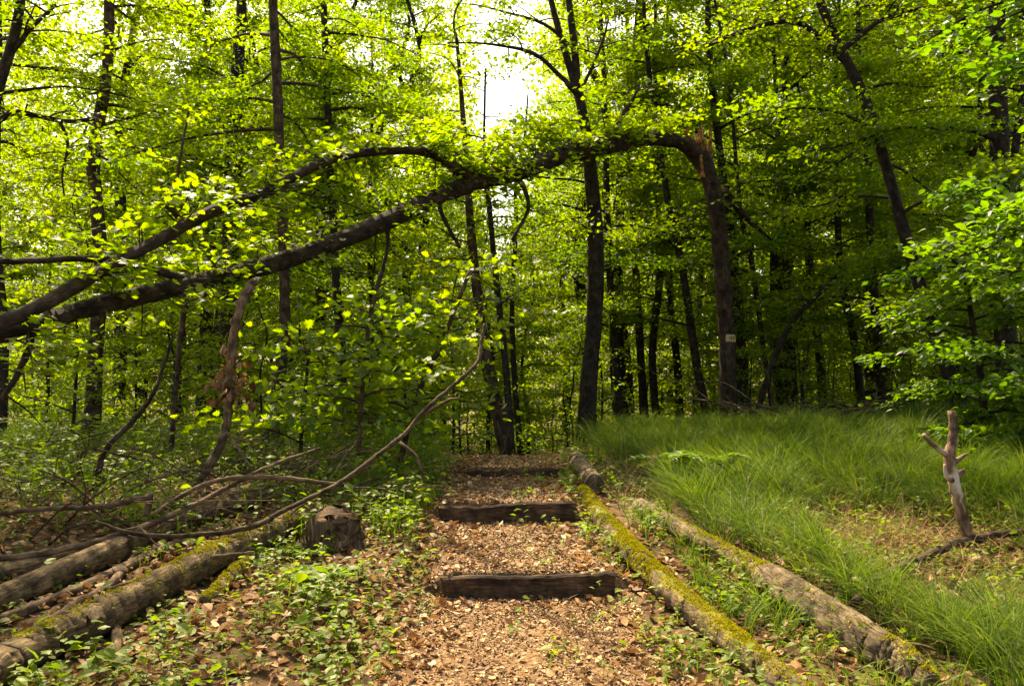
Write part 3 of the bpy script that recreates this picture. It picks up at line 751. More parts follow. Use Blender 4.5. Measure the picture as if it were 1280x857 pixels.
px_tree('leafy_shrub', 'taller leafy shrub close against the right edge', 'shrub',
        [(1310, 560, 12), (1306, 450, 10), (1300, 350, 8), (1296, 280, 6)], 9.6, z0=.9, top=4.0, seed=64, n_limbs=26, length=1.35, leafsize=.095, dens=42, T=OVAL, lm=M_LIME, pitch=.3, droop=.4, twig_wood=True, spread=.1, flare=.1)
# near maple saplings left of the steps
px_tree('maple_sapling', 'young maple with large leaves behind the bowed branch', 'sapling',
        [(500, 580, 9), (520, 500, 8), (555, 420, 7), (585, 345, 6)], 10.2, z0=1.1, top=3.1, zmax=3.0, seed=71, n_limbs=22, length=1.15, leafsize=.08, dens=24, T=MAPLE, lm=M_MAPLE, twig_wood=True, flare=0, bark=M_BARK)
px_tree('maple_sapling', 'young maple with a pale wavy stem left of the bowed branch', 'sapling',
        [(447, 585, 7), (452, 500, 7), (462, 400, 7), (476, 340, 6)], 9.6, z0=1.1, top=2.8, zmax=2.7, seed=72, n_limbs=20, length=1.1, leafsize=.08, dens=24, T=MAPLE, lm=M_MAPLE, twig_wood=True, flare=0, bark=M_BARK)
px_tree('maple_sapling', 'small bright maple sapling in front of the stout shaded trunk', 'sapling',
        [(375, 590, 7), (378, 520, 6), (385, 450, 5)], 10.5, z0=.9, top=2.4, seed=73, n_limbs=12, length=.95, leafsize=.11, dens=17, T=MAPLE, lm=M_MAPLE, twig_wood=True, flare=0)
print('leaves so far', LEAFCOUNT)

# ------------------------------------------------------------------ the broken tree with its arched stem
D0 = 15.0
base = P(911, 560, D0); base[2] = float(hgt(base[0], base[1]))
BT = thing('broken_tree', 'snapped tree bent into a long arch over the path, with a trail mark', 'tree', base)
rng = np.random.default_rng(77)
tp = [(911, 560, 33), (911, 525, 28), (909, 440, 26), (903, 340, 25), (898, 280, 25), (890, 235, 27), (880, 205, 28), (874, 190, 24)]
c = np.array([P(p[0], p[1], D0) for p in tp]); r = np.array([p[2] * .8 / 2 / F * D0 for p in tp])
c[0][2] = base[2] - .15
g = Geo(); trc, trr = tube(g, c, r, 24, 10, .05, rng, flare=.25, wobble=.03, fine=.012); _tr_geo = g
tube(g, [P(905, 238, D0), P(918, 254, D0 + .2), P(935, 275, D0 + .5), P(965, 300, D0 + .9)], [.08, .07, .05, .02], 7, 4, .08, rng)
g.build('trunk', M_BARK_ARCH, BT, base, True)
# splintered wood at the break
g = Geo()
for k in range(20):
    px0 = rng.uniform(876, 891); w = rng.uniform(4, 8); tip = rng.uniform(148, 180)
    pts = [P(px0 + 1, 222, D0 + rng.uniform(-.12, .1)), P(px0 - 1 + rng.normal(0, 1), 195, D0 + rng.uniform(-.12, .1)), P(px0 - 4 + rng.normal(0, 3), tip, D0 + rng.uniform(-.14, .12))]
    tube(g, pts, [w / 2 / F * D0, w / 2.2 / F * D0, .004], 5, 4, .25, rng, wobble=.15)
g.build('splintered_wood', M_SPLINT, BT, base)
g = Geo()
for k in range(11):
    px0 = rng.uniform(852, 872); py0 = 171 + (px0 - 852) * .75
    dj = rng.uniform(-.22, .02)
    pts = [P(px0 - 14, py0 - 2, D0 + dj), P(px0, py0, D0 + dj), P(px0 + rng.uniform(2, 9), py0 - rng.uniform(6, 17), D0 + dj)]
    tube(g, pts, [.05, .055, .004], 5, 4, .25, rng, wobble=.15)
g.build('splintered_wood', M_SPLINT, BT, base)
# arched stem
ap = [(886, 222, 20), (872, 196, 24), (856, 180, 22), (820, 173, 21), (775, 178, 24), (720, 189, 27), (660, 211, 26), (600, 226, 27), (560, 240, 29), (500, 268, 29), (430, 298, 28), (350, 327, 28), (250, 352, 30), (150, 375, 33), (60, 400, 35), (0, 416, 36), (-90, 446, 36), (-200, 490, 32), (-330, 560, 26)]
def arch_d(px): return float(np.interp(px, [-330, 0, 880], [6.0, 7.4, 15.0]))
ac = np.array([P(p[0], p[1], arch_d(p[0]) if p[0] < 870 else D0) for p in ap]); ar = np.array([p[2] * float(np.interp(p[0], [0, 500, 850], [.68, .8, .92])) / 2 / F * arch_d(p[0]) for p in ap])
g = Geo(); arcc, arrr = tube(g, ac, ar, 16, 7, .07, rng, wobble=.04)
g.build('arched_stem', M_BARK_ARCH, BT, base, True)
bp_ = [(592, 226, 22), (572, 212, 20), (555, 199, 16), (530, 190, 14), (490, 188, 13), (440, 193, 14), (400, 205, 16), (330, 240, 18), (260, 266, 20), (190, 305, 21), (120, 342, 22), (60, 377, 23), (0, 404, 25), (-90, 436, 24), (-200, 450, 18)]
bd = np.interp([p[0] for p in bp_], [-200, 0, 590], [6.2, 7.1, arch_d(590)])
bc = np.array([P(p[0], p[1], q) for p, q in zip(bp_, bd)]); br = np.array([p[2] * .78 / 2 / F * q for p, q in zip(bp_, bd)])
g = Geo(); bcc, brr = tube(g, bc, br, 12, 6, .06, rng, wobble=.05)
g.build('fork_branch', M_BARK_ARCH, BT, base, True)
side = []
for sp in ([(240, 352, 11), (200, 340, 10), (150, 327, 9), (110, 323, 9), (60, 325, 8), (0, 327, 8), (-80, 320, 6)],
           [(42, 408, 12), (38, 425, 11), (28, 455, 9), (12, 484, 7), (0, 500, 5)],
           [(222, 268, 9), (214, 262, 7), (208, 259, 5)],
           [(640, 214, 9), (655, 235, 7), (660, 262, 5), (640, 300, 4)],
           [(545, 245, 7), (556, 275, 5), (575, 310, 4)],
           [(770, 172, 8), (775, 150, 6), (790, 125, 4), (800, 105, 2)],
           [(480, 275, 7), (485, 300, 5), (478, 340, 4), (465, 380, 2)]):
    sd = [arch_d(p[0]) - .15 * i / len(sp) for i, p in enumerate(sp)]
    g = Geo(); cc, rr = tube(g, [P(p[0], p[1], q) for p, q in zip(sp, sd)], [p[2] / 2 / F * q for p, q in zip(sp, sd)], 8, 4, .08, rng, wobble=.08)
    g.build('side_branch', M_BARK_ARCH, BT, base, True); side.append((cc, rr))
# leafy twigs along the stems
wood = Geo(); lf = Geo()
def leafy(cc, n, lo, hi, up_bias, lmin, lmax, dens, pxr, skip=None):
    px = 640 + cc[:, 0] / cc[:, 1] * F
    ok = np.where((px > pxr[0]) & (px < pxr[1]))[0]
    for k in range(n):
        i = rng.choice(ok); p = cc[i]
        up = rng.random() < up_bias
        d = nrmz(np.array([rng.normal(0, .7), rng.normal(.5, .5), rng.uniform(.25, 1.0) if up else rng.uniform(-.7, .1)]))
        L = rng.uniform(lmin, lmax)
        q = [p, p + d * L * .5, p + d * L + [0, 0, -.12 * L]]
        tube(wood, q, [.011, .008, .004], 4, 3, .05, rng, cap=False)
        for j in range(3):
            a = rng.uniform(.3, 1); b0 = p + d * L * a; e = nrmz(d * [1, 1, .3] + rng.normal(0, .7, 3) * [1, 1, .25]); l = L * rng.uniform(.3, .55)
            tube(wood, [b0, b0 + e * l], [.005, .003], 3, 1, 0, rng, cap=False)
            n_ = max(4, int(dens * l * rng.uniform(.6, 1.4)))
            pp = b0 + e * (l * rng.uniform(.2, 1.15, n_))[:, None] + rng.normal(0, 1, (n_, 3)) * [.12, .12, .05]
            leaves(lf, MAPLE, pp, rng.normal(0, .42, (n_, 3)) + [0, 0, 1], e + rng.normal(0, 1.0, (n_, 3)) * [1, 1, .3] + [0, 0, -.25], rng.uniform(.045, .105, n_), np.clip(rng.normal(.6, .2, n_), 0, 1))
leafy(arcc, 80, 0, 1, .88, .3, .85, 52, (230, 840))
leafy(arcc, 50, 0, 1, 1, .5, 1.1, 52, (560, 800))
leafy(bcc, 70, 0, 1, .85, .25, .7, 52, (80, 575))
leafy(arcc, 20, 0, 1, .3, .3, .7, 52, (-60, 300))
for cc, rr in side: leafy(cc, 5, 0, 1, .5, .25, .55, 24, (-200, 1200))
leafy(trc[-30:-14], 7, 0, 1, .2, .4, 1.0, 24, (860, 930))
fo = lf.build('foliage', M_MAPLE, BT, base); wood.build('twigs', M_STICK_DK, fo, base); fo.data.update()
# painted trail mark, laid on the bark of the trunk
from mathutils.bvhtree import BVHTree
_tv = np.concatenate([_v for _v in _tr_geo.v]); _tf = [tuple(int(k) for k in q) for _f in _tr_geo.f for q in _f]
_bvh = BVHTree.FromPolygons([Vector(q) for q in _tv.tolist()], _tf)
def mark_patch(px0, px1, py0, py1, lift, n=8, m=5):
    V = []
    for py in np.linspace(py0, py1, m):
        for px in np.linspace(px0, px1, n):
            q = P(px, py, D0)
            h, nn, _, _ = _bvh.ray_cast(Vector((q[0], q[1] - 2, q[2])), Vector((0, 1, 0)))
            if h is None: h = Vector((q[0], q[1] - .1, q[2])); nn = Vector((0, -1, 0))
            V.append(tuple(h + nn * lift))
    i = np.arange(n * m).reshape(m, n)
    return np.array(V), np.stack([i[:-1, :-1], i[:-1, 1:], i[1:, 1:], i[1:, :-1]], -1).reshape(-1, 4)
def mark(name, rects, m, parent, lift):
    g = Geo()
    for q in rects:
        v, f = mark_patch(*q, lift); g.add(v - np.array(base), f)
    o_ = g.build(name, m, parent); return o_
mk = mark('trail_mark', [(905, 918, 427.5, 418.5)], M_WHITE, BT, .004)
mark('stripe', [(908.2, 917.2, 425.3, 420.8)], M_YELLOW, mk, .007)
mark('stroke', [(911, 911.8, 425, 421)], M_STICK_DK, mk, .009); mark('stroke', [(914.3, 915, 425, 421)], M_STICK_DK, mk, .009)

# ------------------------------------------------------------------ background trees, saplings
def proto_tree(seed, H, n_limbs, length, leafsize, dens, z0, bark, lm, name='forest_tree', r0=.13, T=KITE, label='', cat='tree', group=''):
    global LEAFCOUNT
    rng = np.random.default_rng(seed)
    nP = 6
    c = np.array([[0, 0, -.3]] + [[rng.normal(0, .02 * H * k / nP * 2), rng.normal(0, .02 * H * k / nP * 2), H * k / nP] for k in range(1, nP + 1)])
    r = r0 * np.linspace(1, .15, nP + 1)
    t = thing(name, label, cat, (0, 0, 0), group)
    g = Geo(); lf = Geo()
    cc, rr = tube(g, c, r, 9, 4, .06, rng, flare=.3)
    LEAFCOUNT += grow(rng, cc, rr, n_limbs, z0 / H, 1, length, leafsize, dens, T, wood=g, leaf=lf)
    g.build('trunk', bark, t, None, True); lf.build('crown', lm, t)
    return t
BGL = 'slender tree with layered sunlit foliage deep in the forest behind'
protos = [proto_tree(500 + k, [15, 17, 13, 16, 11][k], [40, 46, 36, 44, 34][k], [2.6, 2.9, 2.6, 2.4, 2.3][k],   .098, 34, [3.0, 4.0, 2.2, 3.4, 1.6][k], M_BARK_DK, M_TREE, r0=[.16, .2, .13, .15, .1][k], label=BGL, group='slender trees deep in the forest') for k in range(5)]
SPL = 'leafy understorey sapling in the shade between the tall trunks'
saps = [proto_tree(600 + k, [3.2, 4.4, 2.4, 5.2][k], [20, 26, 16, 28][k], [1.2, 1.4, 1.1, 1.5][k],   .085, 32, .35, M_BARK_DK, M_TREE, name='sapling', r0=.03, label=SPL, cat='sapling', group='leafy understorey saplings') for k in range(4)]
rng = np.random.default_rng(99)
placed = []
used = set()
def place(pl, k, x, y, sc):
    z = float(hgt(x, y)); rz = rng.uniform(0, 6.28)
    o = pl[k]
    if o.name not in used:
        used.add(o.name); o.location = (x, y, z); o.rotation_euler = (0, 0, rz); o.scale = (sc, sc, sc)
    else: copy_thing(o, (x, y, z), rz, sc)
tries = 0
while len(placed) < 92 and tries < 4000:
    tries += 1
    y = rng.uniform(18, 50); x = rng.uniform(-.72, .72) * y
    px = 640 + x / y * F
    if any((x - a) ** 2 + (y - b) ** 2 < 2.1 ** 2 for a, b in placed): continue
    gap = any(abs(px - gx) < gw for gx, gw in ((628, 72), (445, 30), (90, 30), (1050, 25)))
    if gap and rng.random() < .9: continue
    if -80 < px < 200 and y < 34 and rng.random() < .45: continue      # sunlit clearing on the left
    placed.append((x, y)); k = rng.choice([0, 1, 2, 3]) if not gap else 4
    place(protos, int(k), x, y, rng.uniform(.85, 1.2))
for px, y, sc in ((500, 24, 1.1), (470, 30, 1.2), (522, 31, 1.25), (728, 25, 1.3)): place(protos, 0, (px - 640) / F * y, y, sc)
for px in (610, 640, 660, 440, 470, 90, 60):
    y = rng.uniform(22, 32); place(protos, 4, (px - 640) / F * y, y, rng.uniform(.6, .8))
sp = []
tries = 0
while len(sp) < 120 and tries < 4000:
    tries += 1
    y = rng.uniform(13.5, 36); x = rng.uniform(-.7, .7) * y
    if abs(x - .1) < 1.1 and y < 16: continue
    px = 640 + x / y * F
    if 640 < px < 1100 and y < 15.5: continue
    if -80 < px < 200 and y > 17 and rng.random() < .5: continue
    if any((x - a) ** 2 + (y - b) ** 2 < 1.0 ** 2 for a, b in sp): continue
    sp.append((x, y)); place(saps, int(rng.integers(4)), x, y, rng.uniform(.75, 1.15))

# far woodland
g = Geo(); rng = np.random.default_rng(123); n = 560000
y = 36 + 44 * rng.random(n); x = rng.uniform(-.8, .8, n) * y; px = 640 + x / y * F
top = 19 + 4 * np.sin(px * .021 + 1) + 3 * np.sin(px * .047) + 2 * np.sin(px * .11) + y * .07
for gx, gw, gd in ((628, 46, .62), (445, 30, .25), (85, 30, .25), (1045, 30, .3)):
    top *= 1 - gd * np.exp(-((px - gx) / gw) ** 2)
z = rng.random(n) ** .85 * top
cl = np.sin(x * .9 + 1.1 * np.sin(z * .8)) * np.sin(y * .8 + z * .5) * np.sin(z * 1.9 + x * .4) + rng.normal(0, .35, n)
k = cl > -.55
x, y, z = x[k], y[k], z[k]; n = len(x)
z = z + hgt(x, y)
leaves(g, KITE, np.stack([x, y, z], 1), rng.normal(0, .7, (n, 3)) + [0, 0, 1], rng.normal(0, 1, (n, 3)), rng.uniform(.16, .32, n), np.clip(rng.normal(.55, .2, n), 0, 1))
tag(g.build('far_woodland', M_FAR), kind='stuff')

# ------------------------------------------------------------------ grass, ground plants, litter
def frus(rng, n, y0, y1, k0, k1, p=1.0):
    y = np.sqrt(rng.uniform(y0 ** 2, y1 ** 2, n)); x = rng.uniform(k0, k1, n) * y
    return x, y
SNAG = gp(1150, 690, 0); GAPC = gp(1000, 820, 0)
def seg_d(x, y, a, b):
    a = np.array(a[:2]); b = np.array(b[:2]); ab = b - a
    t = np.clip(((x - a[0]) * ab[0] + (y - a[1]) * ab[1]) / ab.dot(ab), 0, 1)
    return np.hypot(x - a[0] - t * ab[0], y - a[1] - t * ab[1]), t
L1a, L1b = gp(735, 625), gp(990, 862); L2a, L2b = gp(805, 640), gp(1150, 842)
def right_of(x, y, a, b):       # >0 right of line a->b seen from camera
    return (x - np.interp(y, [b[1], a[1]], [b[0], a[0]]))
def patchn(x, y, f=1.0, ph=0):
    return np.sin(1.9 * f * x + ph) * np.sin(1.6 * f * y + 2 * ph) * .5 + np.sin(4.3 * f * x + 2.2 * f * y + ph) * .3 + np.sin(7.9 * f * y - 5.1 * f * x) * .2

def blades(G, rng, x, y, H, width, flow, lean=.75, tint=None):
    n = len(x); z = hgt(x, y) - .01
    ang = flow + rng.normal(0, .8, n)
    d = np.stack([np.cos(ang), np.sin(ang)], 1)
    le = lean * rng.uniform(.35, 1.35, n)
    wa = rng.uniform(0, PI, n); w = np.stack([np.cos(wa), np.sin(wa)], 1) * width[:, None] * .5
    ts = (0, .35, .7, 1.0); V = []
    for t in ts:
        hor = (le * (t ** 1.9) * H)[:, None] * d
        zz = z + H * (t * (1 - .42 * t * np.clip(le, 0, 1.3)))
        c = np.stack([x + hor[:, 0], y + hor[:, 1], zz], 1)
        if t < 1:
            ww = w * (1 - .55 * t)
            V.append(c - np.c_[ww, np.zeros(n)]); V.append(c + np.c_[ww, np.zeros(n)])
        else: V.append(c)
    V = np.stack(V, 1); o = (np.arange(n) * 7)[:, None]
    q = np.concatenate([o + [0, 1, 3, 2], o + [2, 3, 5, 4]]); tr = o + [4, 5, 6]
    G.add(V.reshape(-1, 3), [q, tr], np.repeat(np.clip(tint, 0, 1), 7))

rng = np.random.default_rng(31)
g = Geo()
x, y = frus(rng, 430000, 4.3, 16.5, .05, .72)
dl1, _ = seg_d(x, y, L1a, L1b); dl2, _ = seg_d(x, y, L2a, L2b)
pr = np.ones_like(x)
pr *= sstep(.35, .9, right_of(x, y, L1a, L1b) * (y < 9.5) + (x - .75 - .1 * np.sin(y * 2)) * (y >= 9.5))   # right of the mossy log
between = (right_of(x, y, L1a, L1b) > 0) & (right_of(x, y, L2a, L2b) < .15) & (y < 8)
pr = np.where(between, 1.0 * sstep(4.9, 5.9, y) * np.clip(.5 + patchn(x, y, 1.3, 3), .05, 1.2) + .1, pr)
pr = np.where((y < 6.8) & ~between, pr * sstep(.08, .45, right_of(x, y, L2a, L2b) + .15 * patchn(x, y, 2, 1)), pr)
ds = np.hypot((x - SNAG[0] - .05) / .72, (y - SNAG[1] + .05) / .95)
pr *= np.maximum(.12, sstep(.7, 1.15, ds + .2 * patchn(x, y, 1.6)))
SML = gp(808, 600)
pr *= np.where(y < 11.5, sstep(-.12, .15, x - np.interp(y, [4, 7.6, 9.5, 10.6, 11.5], [-9, 1.2, 1.62, 1.5, .8])), 1)
pr *= np.where(np.hypot(x - SML[0], y - SML[1]) < .5, .12, 1)
pr *= np.where(dl1 < .12, .1, 1) * np.where(dl2 < .15, .1, 1)
pr *= np.clip(.75 + .6 * patchn(x, y, 1.1, 1), .25, 1)
k = rng.random(len(x)) < pr * .62
x, y = x[k], y[k]; n = len(x)
cell = .30                                                   # blades gather into tussocks and arch outward from their middle
ci, cj = np.floor(x / cell), np.floor(y / cell)
hx = np.abs(np.sin(ci * 127.1 + cj * 311.7) * 43758.5) % 1; hy = np.abs(np.sin(ci * 269.5 + cj * 183.3) * 43758.5) % 1; hz = np.abs(np.sin(ci * 419.2 + cj * 371.9) * 43758.5) % 1
tx, ty = (ci + .2 + .6 * hx) * cell, (cj + .2 + .6 * hy) * cell
x2, y2 = tx + (x - tx) * .5, ty + (y - ty) * .5
flow = np.arctan2(y2 - ty + .055 * np.sin(-2.0 + 1.2 * np.sin(.6 * x + .4 * y)), x2 - tx + .055 * np.cos(-2.0 + 1.2 * np.sin(.6 * x + .4 * y)))
Hh = rng.uniform(.26, .6, n) * (.75 + .55 * hz) * (1 + .2 * patchn(x, y, .8, 2)) * np.where(between[k], .6, 1) * np.clip(.1 + .5 * ds[k] + .6 * (y < SNAG[1] - 1.6), .4, 1) * np.where((np.abs(x - SNAG[0] - .1) < .85) & (y > SNAG[1] - 1.7) & (y < SNAG[1] + .8), .5, 1)
blades(g, rng, x2, y2, Hh, rng.uniform(.004, .0095, n) * (1 + (y - 6) * .04), flow, .95, rng.normal(.34, .24, n) + .16 * patchn(x, y, .9) + .4 * (hx - .5))
tag(g.build('grass', M_GRASS), kind='stuff')
print('grass', n)
g = Geo()
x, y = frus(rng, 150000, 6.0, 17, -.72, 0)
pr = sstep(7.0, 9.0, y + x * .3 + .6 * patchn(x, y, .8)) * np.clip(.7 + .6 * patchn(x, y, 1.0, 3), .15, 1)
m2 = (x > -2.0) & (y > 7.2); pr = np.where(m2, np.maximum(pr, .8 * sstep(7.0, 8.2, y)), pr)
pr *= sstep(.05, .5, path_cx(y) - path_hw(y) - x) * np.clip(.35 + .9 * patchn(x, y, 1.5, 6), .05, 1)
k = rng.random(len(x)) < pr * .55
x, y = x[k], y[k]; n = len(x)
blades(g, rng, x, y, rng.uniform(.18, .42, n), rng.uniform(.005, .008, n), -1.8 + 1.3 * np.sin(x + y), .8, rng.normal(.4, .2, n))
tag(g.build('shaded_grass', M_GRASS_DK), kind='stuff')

# low leafy ground plants
LOGS = [(gp(728, 615), gp(832, 740)), (gp(832, 740), gp(1000, 872)), (L2a, gp(950, 722)), (gp(950, 722), L2b), (gp(392, 642), gp(180, 750)), (gp(180, 750), gp(-40, 855)), (gp(385, 612), gp(0, 755))]
def off_logs(x, y, w=.11):
    ok = np.ones(len(x), bool)
    for a, b in LOGS: ok &= seg_d(x, y, a, b)[0] > w
    return ok
def plants(G, rng, x, y, hh, ls, nl=4):
    n = len(x); z = hgt(x, y)
    lean = rng.normal(0, .03, (n, 2))
    tops = np.stack([x + lean[:, 0], y + lean[:, 1], z + hh], 1)
    tint0 = rng.normal(.5, .18, n)
    for j in range(nl):
        a = rng.uniform(0, 2 * PI, n); dd = np.stack([np.cos(a), np.sin(a), rng.normal(.0, .25, n)], 1)
        pos = tops + dd * (ls * .25)[:, None] + np.stack([0 * a, 0 * a, rng.normal(0, .25, n) * hh], 1)
        leaves(G, OVAL, pos, rng.normal(0, .3, (n, 3)) + [0, 0, 1], dd, ls * rng.uniform(.7, 1.25, n), np.clip(tint0 + rng.normal(0, .1, n), 0, 1), jit=np.stack([np.ones(n), rng.uniform(.8, 1.3, n)], 1))
    # stalks
    leaves(G, KITE, np.stack([x, y, z - .01], 1), rng.normal(0, 1, (n, 3)) * [1, 1, .05], tops - np.stack([x, y, z], 1), hh, np.full(n, .3), jit=np.stack([np.ones(n), np.full(n, .08)], 1))
rng = np.random.default_rng(32); g = Geo()
x, y = frus(rng, 26000, 3.9, 13.5, -.66, .02)
edge = path_cx(y) - path_hw(y) - x
pr = sstep(-.08, .25, edge + .12 * patchn(x, y, 2.5)) * np.clip(.55 + .9 * patchn(x, y, 1.4, 4), .05, 1)
LAa, LAb = gp(385, 645), gp(0, 838); ld, _ = seg_d(x, y, LAa, LAb)
lside = x - np.interp(y, [LAb[1], LAa[1]], [LAb[0], LAa[0]])
pr *= np.where(lside < 0.12, .25, 1) * np.where(edge < .9, 1.2, 1)
k = (rng.random(len(x)) < pr * .62) & off_logs(x, y)
x, y = x[k], y[k]; n = len(x)
kind = patchn(x, y, 2.1, 7) + rng.normal(0, .35, n)
for lo, hi, h0_, h1_, s0, s1, nl in ((-9, -.15, .02, .07, .016, .034, 6), (-.15, .45, .04, .13, .03, .055, 4), (.45, 9, .06, .2, .045, .085, 3)):
    q = (kind >= lo) & (kind < hi); m_ = int(q.sum())
    plants(g, rng, x[q], y[q], rng.uniform(h0_, h1_, m_), rng.uniform(s0, s1, m_), nl)
x, y = frus(rng, 15000, 7.0, 15, -.68, 0)
k = (rng.random(len(x)) < np.clip(.45 + .8 * patchn(x, y, 1.3, 9), .03, 1) * .55) & (path_cx(y) - path_hw(y) - x > .15) & off_logs(x, y)
x, y = x[k], y[k]; n = len(x)
plants(g, rng, x, y, rng.uniform(.08, .36, n), rng.uniform(.04, .085, n), 4)
x, y = frus(rng, 16000, 4.0, 13, .0, .62)
e2 = x - path_cx(y) - path_hw(y); dl1, t1 = seg_d(x, y, L1a, L1b)
near1 = (e2 > -.06) & ((right_of(x, y, L1a, L1b) < .45) | (y > 8.5) & (e2 < .5))
inter = (right_of(x, y, L1a, L1b) > 0) & (right_of(x, y, L2a, L2b) < .1)
ds = np.hypot((x - SNAG[0]) / 1.6, (y - SNAG[1] + .5) / 2.2)
pr = np.where(near1, .6, np.where(inter, .3, np.where(ds < 1, .45, .06))) * np.clip(.6 + .8 * patchn(x, y, 1.7, 2), .08, 1)
k = (rng.random(len(x)) < pr) & off_logs(x, y, .13)
x, y = x[k], y[k]; n = len(x)
plants(g, rng, x, y, rng.uniform(.04, .17, n), rng.uniform(.03, .06, n), 4)
tag(g.build('ground_cover', M_COVER), kind='stuff')
print('plants', n)

# dead leaves and path chips
rng = np.random.default_rng(33); g = Geo()
x, y = frus(rng, 46000, 3.8, 13, -.66, .62)
e = np.abs(x - path_cx(y)) - path_hw(y)
left = x < path_cx(y)
lp = np.where(left, np.clip(.9 + .4 * patchn(x, y, 1.2, 5), .2, 1) * (1 - .75 * sstep(7.5, 9, y)), 0)
inter = (right_of(x, y, L1a, L1b) > -.3) & (right_of(x, y, L2a, L2b) < .1) & (y < 7.5)
ds = np.hypot((x - SNAG[0]) / 1.3, (y - SNAG[1]) / 1.1)
rp = np.where(inter, .8, np.where(ds < 1.3, .7, .05))
dr = sum(np.exp(-np.abs(y - (q_ - .12)) / .09) for q_ in STEPS) * (y < 10.4)
onp = .5 * dr + np.clip(.3 + .6 * sstep(-.45, -.02, e) + .15 * patchn(x, y, 2), .1, .9) * (1 - .3 * sstep(9, 12, y))
pr = np.where(e < 0, onp, np.where(left, lp, np.where(e < .35, .6, rp)))
k = rng.random(len(x)) < pr
x, y, e = x[k], y[k], e[k]; n = len(x)
pos = np.stack([x, y, hgt(x, y) + rng.uniform(.008, .035, n)], 1)
leaves(g, DEAD, pos, rng.normal(0, .38, (n, 3)) + [0, 0, 1], rng.normal(0, 1, (n, 3)) * [1, 1, .2], rng.uniform(.03, .08, n) * np.where(e < -.2, .8, 1), np.clip(rng.beta(1.5, 1.9, n) * np.where(e < .1, 1.05, .85), 0, 1), jit=np.stack([rng.uniform(-.6, 1.8, n), rng.uniform(.6, 1.5, n)], 1))
tag(g.build('leaf_litter', M_DEAD), kind='stuff')
print('litter', n)
g = Geo(); n = 170000
y = np.sqrt(rng.uniform(3.8 ** 2, 13 ** 2, n)); u = rng.uniform(-1, 1, n); x = path_cx(y) + u * (path_hw(y) + .08)
q = rng.random(n) < np.clip(.85 + .5 * patchn(x, y, 1.7, 8), .5, 1)
x, y = x[q], y[q]; n = len(x)
nt_ = 420                                                     # broken twiglets among the chips
yt = np.sqrt(rng.uniform(3.9 ** 2, 12 ** 2, nt_)); xt = path_cx(yt) + rng.uniform(-1.25, 1.2, nt_) * path_hw(yt)
leaves(g, KITE, np.stack([xt, yt, hgt(xt, yt) + .02], 1), rng.normal(0, .3, (nt_, 3)) + [0, 0, 1], rng.normal(0, 1, (nt_, 3)) * [1, 1, .12], rng.uniform(.05, .22, nt_), rng.uniform(0, .35, nt_), jit=np.stack([np.ones(nt_), rng.uniform(.05, .12, nt_)], 1))
pos = np.stack([x, y, hgt(x, y) + rng.uniform(.008, .02, n)], 1)
leaves(g, KITE, pos, rng.normal(0, .35, (n, 3)) + [0, 0, 1], rng.normal(0, 1, (n, 3)) * [1, 1, .2], rng.uniform(.007, .030, n) * (1 + .04 * (y - 5)), rng.beta(1.5, 1.8, n), jit=np.stack([rng.uniform(-2, 3, n), rng.uniform(.5, 1.5, n)], 1))
tag(g.build('path_chips', M_CHIP), kind='stuff')
# dry straw by the snag
g = Geo(); n = 900
x = SNAG[0] + rng.normal(-.1, .4, n); y = SNAG[1] + rng.normal(.1, .35, n)
blades(g, rng, x, y, rng.uniform(.1, .3, n), rng.uniform(.004, .007, n), rng.uniform(0, 6.28, n), 1.3, rng.uniform(0, 1, n))
x, y = frus(rng, 9000, 5.0, 15, .1, .7)
kk = (right_of(x, y, L2a, L2b) > .1) | (y > 8.5) & (x > 1.0)
x, y = x[kk], y[kk]; n = len(x)
blades(g, rng, x, y, rng.uniform(.2, .5, n), rng.uniform(.003, .006, n), rng.uniform(0, 6.28, n), 1.2, rng.uniform(0, 1, n))
tag(g.build('dry_grass', M_DRY), kind='stuff')

# ferns
def fern(label, p, R, seed, nf=7):
    rng = np.random.default_rng(seed); t = thing('fern', label, 'fern', p)
    for k in range(nf):
        a = 2 * PI * k / nf + rng.normal(0, .25); L = R * rng.uniform(.75, 1.15)
        d = np.array([math.cos(a), math.sin(a), 0]); g = Geo()
        u = np.linspace(0.08, 1, 26); c = np.array([d * L * w * .95 + np.array([0, 0, L * (.75 * w - .62 * w * w)]) for w in u])
        tube(g, c[::5], np.linspace(.004, .001, len(c[::5])), 4, 2, 0, rng, cap=False)
        for sgn in (-1, 1):
            sd = np.cross(d, [0, 0, 1]) * sgn
            wl = L * .34 * np.sin(np.clip(u * 1.02, 0, 1) * PI) ** .7 * (1.1 - .45 * u) + .005
            n_ = len(u)
            leaves(g, KITE, c, np.tile([0, 0, 1.0], (n_, 1)) + rng.normal(0, .15, (n_, 3)), sd + d * .45 + rng.normal(0, .05, (n_, 3)) + [0, 0, -.15], wl, np.clip(rng.normal(.6, .1, n_), 0, 1), jit=np.stack([np.ones(n_), np.full(n_, .42)], 1))
        g.build('frond', M_FERN, t)
    return t
fern('small bright fern on dead leaves below the stump', gp(398, 728), .34, 1)
fern('pale fern in front of the stump beside the mossy log', gp(385, 695), .3, 2)
fern('low fern growing by the brown log under the leaning dead branch', gp(232, 640), .34, 3)
fern('fern at the end of the short mossy log in the grass', gp(838, 585, .16), .5, 4)
fern('bright fern in the tall grass above the grey log', gp(880, 582, .2), .5, 5)
fern('large fern at the far side of the brushwood beneath the S-shaped trunk', gp(150, 590), .55, 7)
fern('wide fern behind the brown log near the straight brown trunk', gp(385, 600), .5, 8)
fern('fern tuft on the left bank beside the highest step', gp(520, 625), .3, 6)

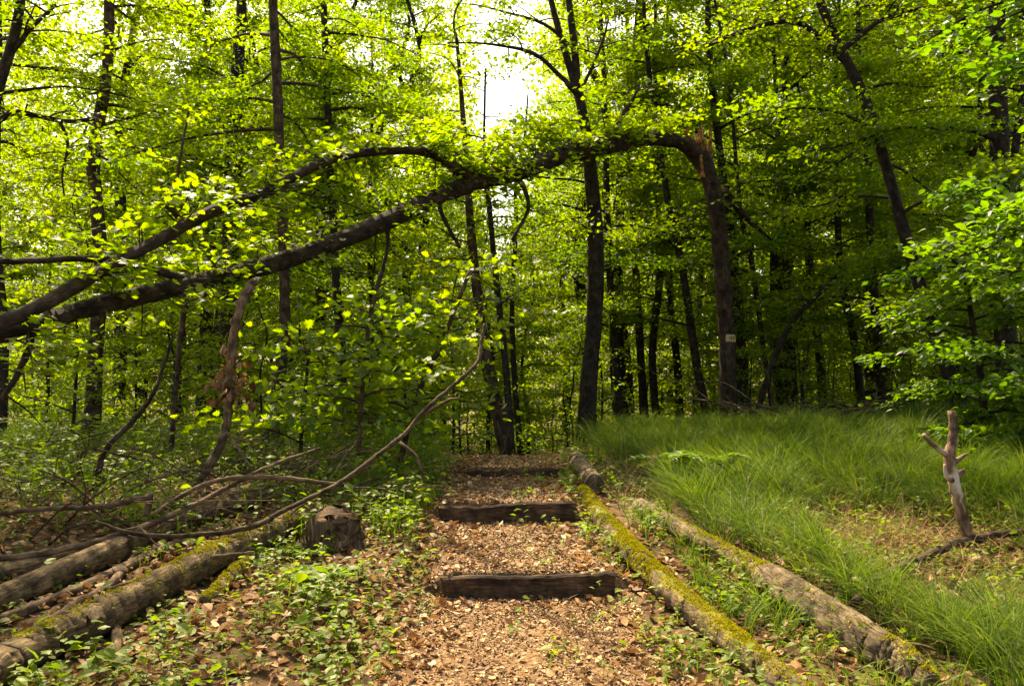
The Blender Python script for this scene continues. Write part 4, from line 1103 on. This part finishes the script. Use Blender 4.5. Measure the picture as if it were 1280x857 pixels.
# ------------------------------------------------------------------ light, camera
SUN_EL, SUN_AZ = math.radians(54), math.radians(-28)      # azimuth from +Y, negative = left
sd = Vector((math.sin(SUN_AZ) * math.cos(SUN_EL), math.cos(SUN_AZ) * math.cos(SUN_EL), math.sin(SUN_EL)))
L = bpy.data.lights.new('sun', 'SUN'); L.energy = 5.0; L.angle = math.radians(.53); L.color = (1, .93, .80)
lo = bpy.data.objects.new('sun', L); COL.objects.link(lo); lo.rotation_euler = sd.to_track_quat('Z', 'Y').to_euler(); lo.location = (0, 0, 30)
w = bpy.data.worlds.new('World'); S.world = w; w.use_nodes = True
nt = w.node_tree; nt.nodes.clear()
sky = nt.nodes.new('ShaderNodeTexSky'); sky.sky_type = 'NISHITA'; sky.sun_disc = False
sky.sun_elevation = SUN_EL; sky.sun_rotation = SUN_AZ; sky.air_density = 1.0; sky.dust_density = 4.0; sky.ozone_density = .6
bg = nt.nodes.new('ShaderNodeBackground'); bg.inputs[1].default_value = .15
nt.links.new(sky.outputs[0], bg.inputs[0])
wo = nt.nodes.new('ShaderNodeOutputWorld'); nt.links.new(bg.outputs[0], wo.inputs[0])

cam = bpy.data.cameras.new('camera'); co = bpy.data.objects.new('camera', cam); COL.objects.link(co)
co.location = EYE; co.rotation_euler = (PI / 2 + PITCH, 0, 0)
cam.sensor_width = 36; cam.lens = 36 * F / W0; cam.clip_start = .05; cam.clip_end = 2000
S.camera = co
S.render.engine = 'CYCLES'
cy = S.cycles
cy.max_bounces = 8; cy.diffuse_bounces = 5; cy.glossy_bounces = 2; cy.transmission_bounces = 5; cy.transparent_max_bounces = 4
cy.sample_clamp_indirect = 6; cy.caustics_reflective = False; cy.caustics_refractive = False
cy.use_adaptive_sampling = True; cy.adaptive_threshold = .01
cy.use_denoising = True
try: cy.denoiser = 'OPENIMAGEDENOISE'
except Exception: pass
S.render.use_persistent_data = False
vs = S.view_settings
vs.view_transform = 'Standard'; vs.look = 'None'; vs.exposure = 1.45; vs.use_white_balance = True; vs.white_balance_temperature = 8500; vs.white_balance_tint = 8; vs.gamma = 1; vs.use_curve_mapping = False
print('total leaves', LEAFCOUNT, 'objects', len(bpy.data.objects))
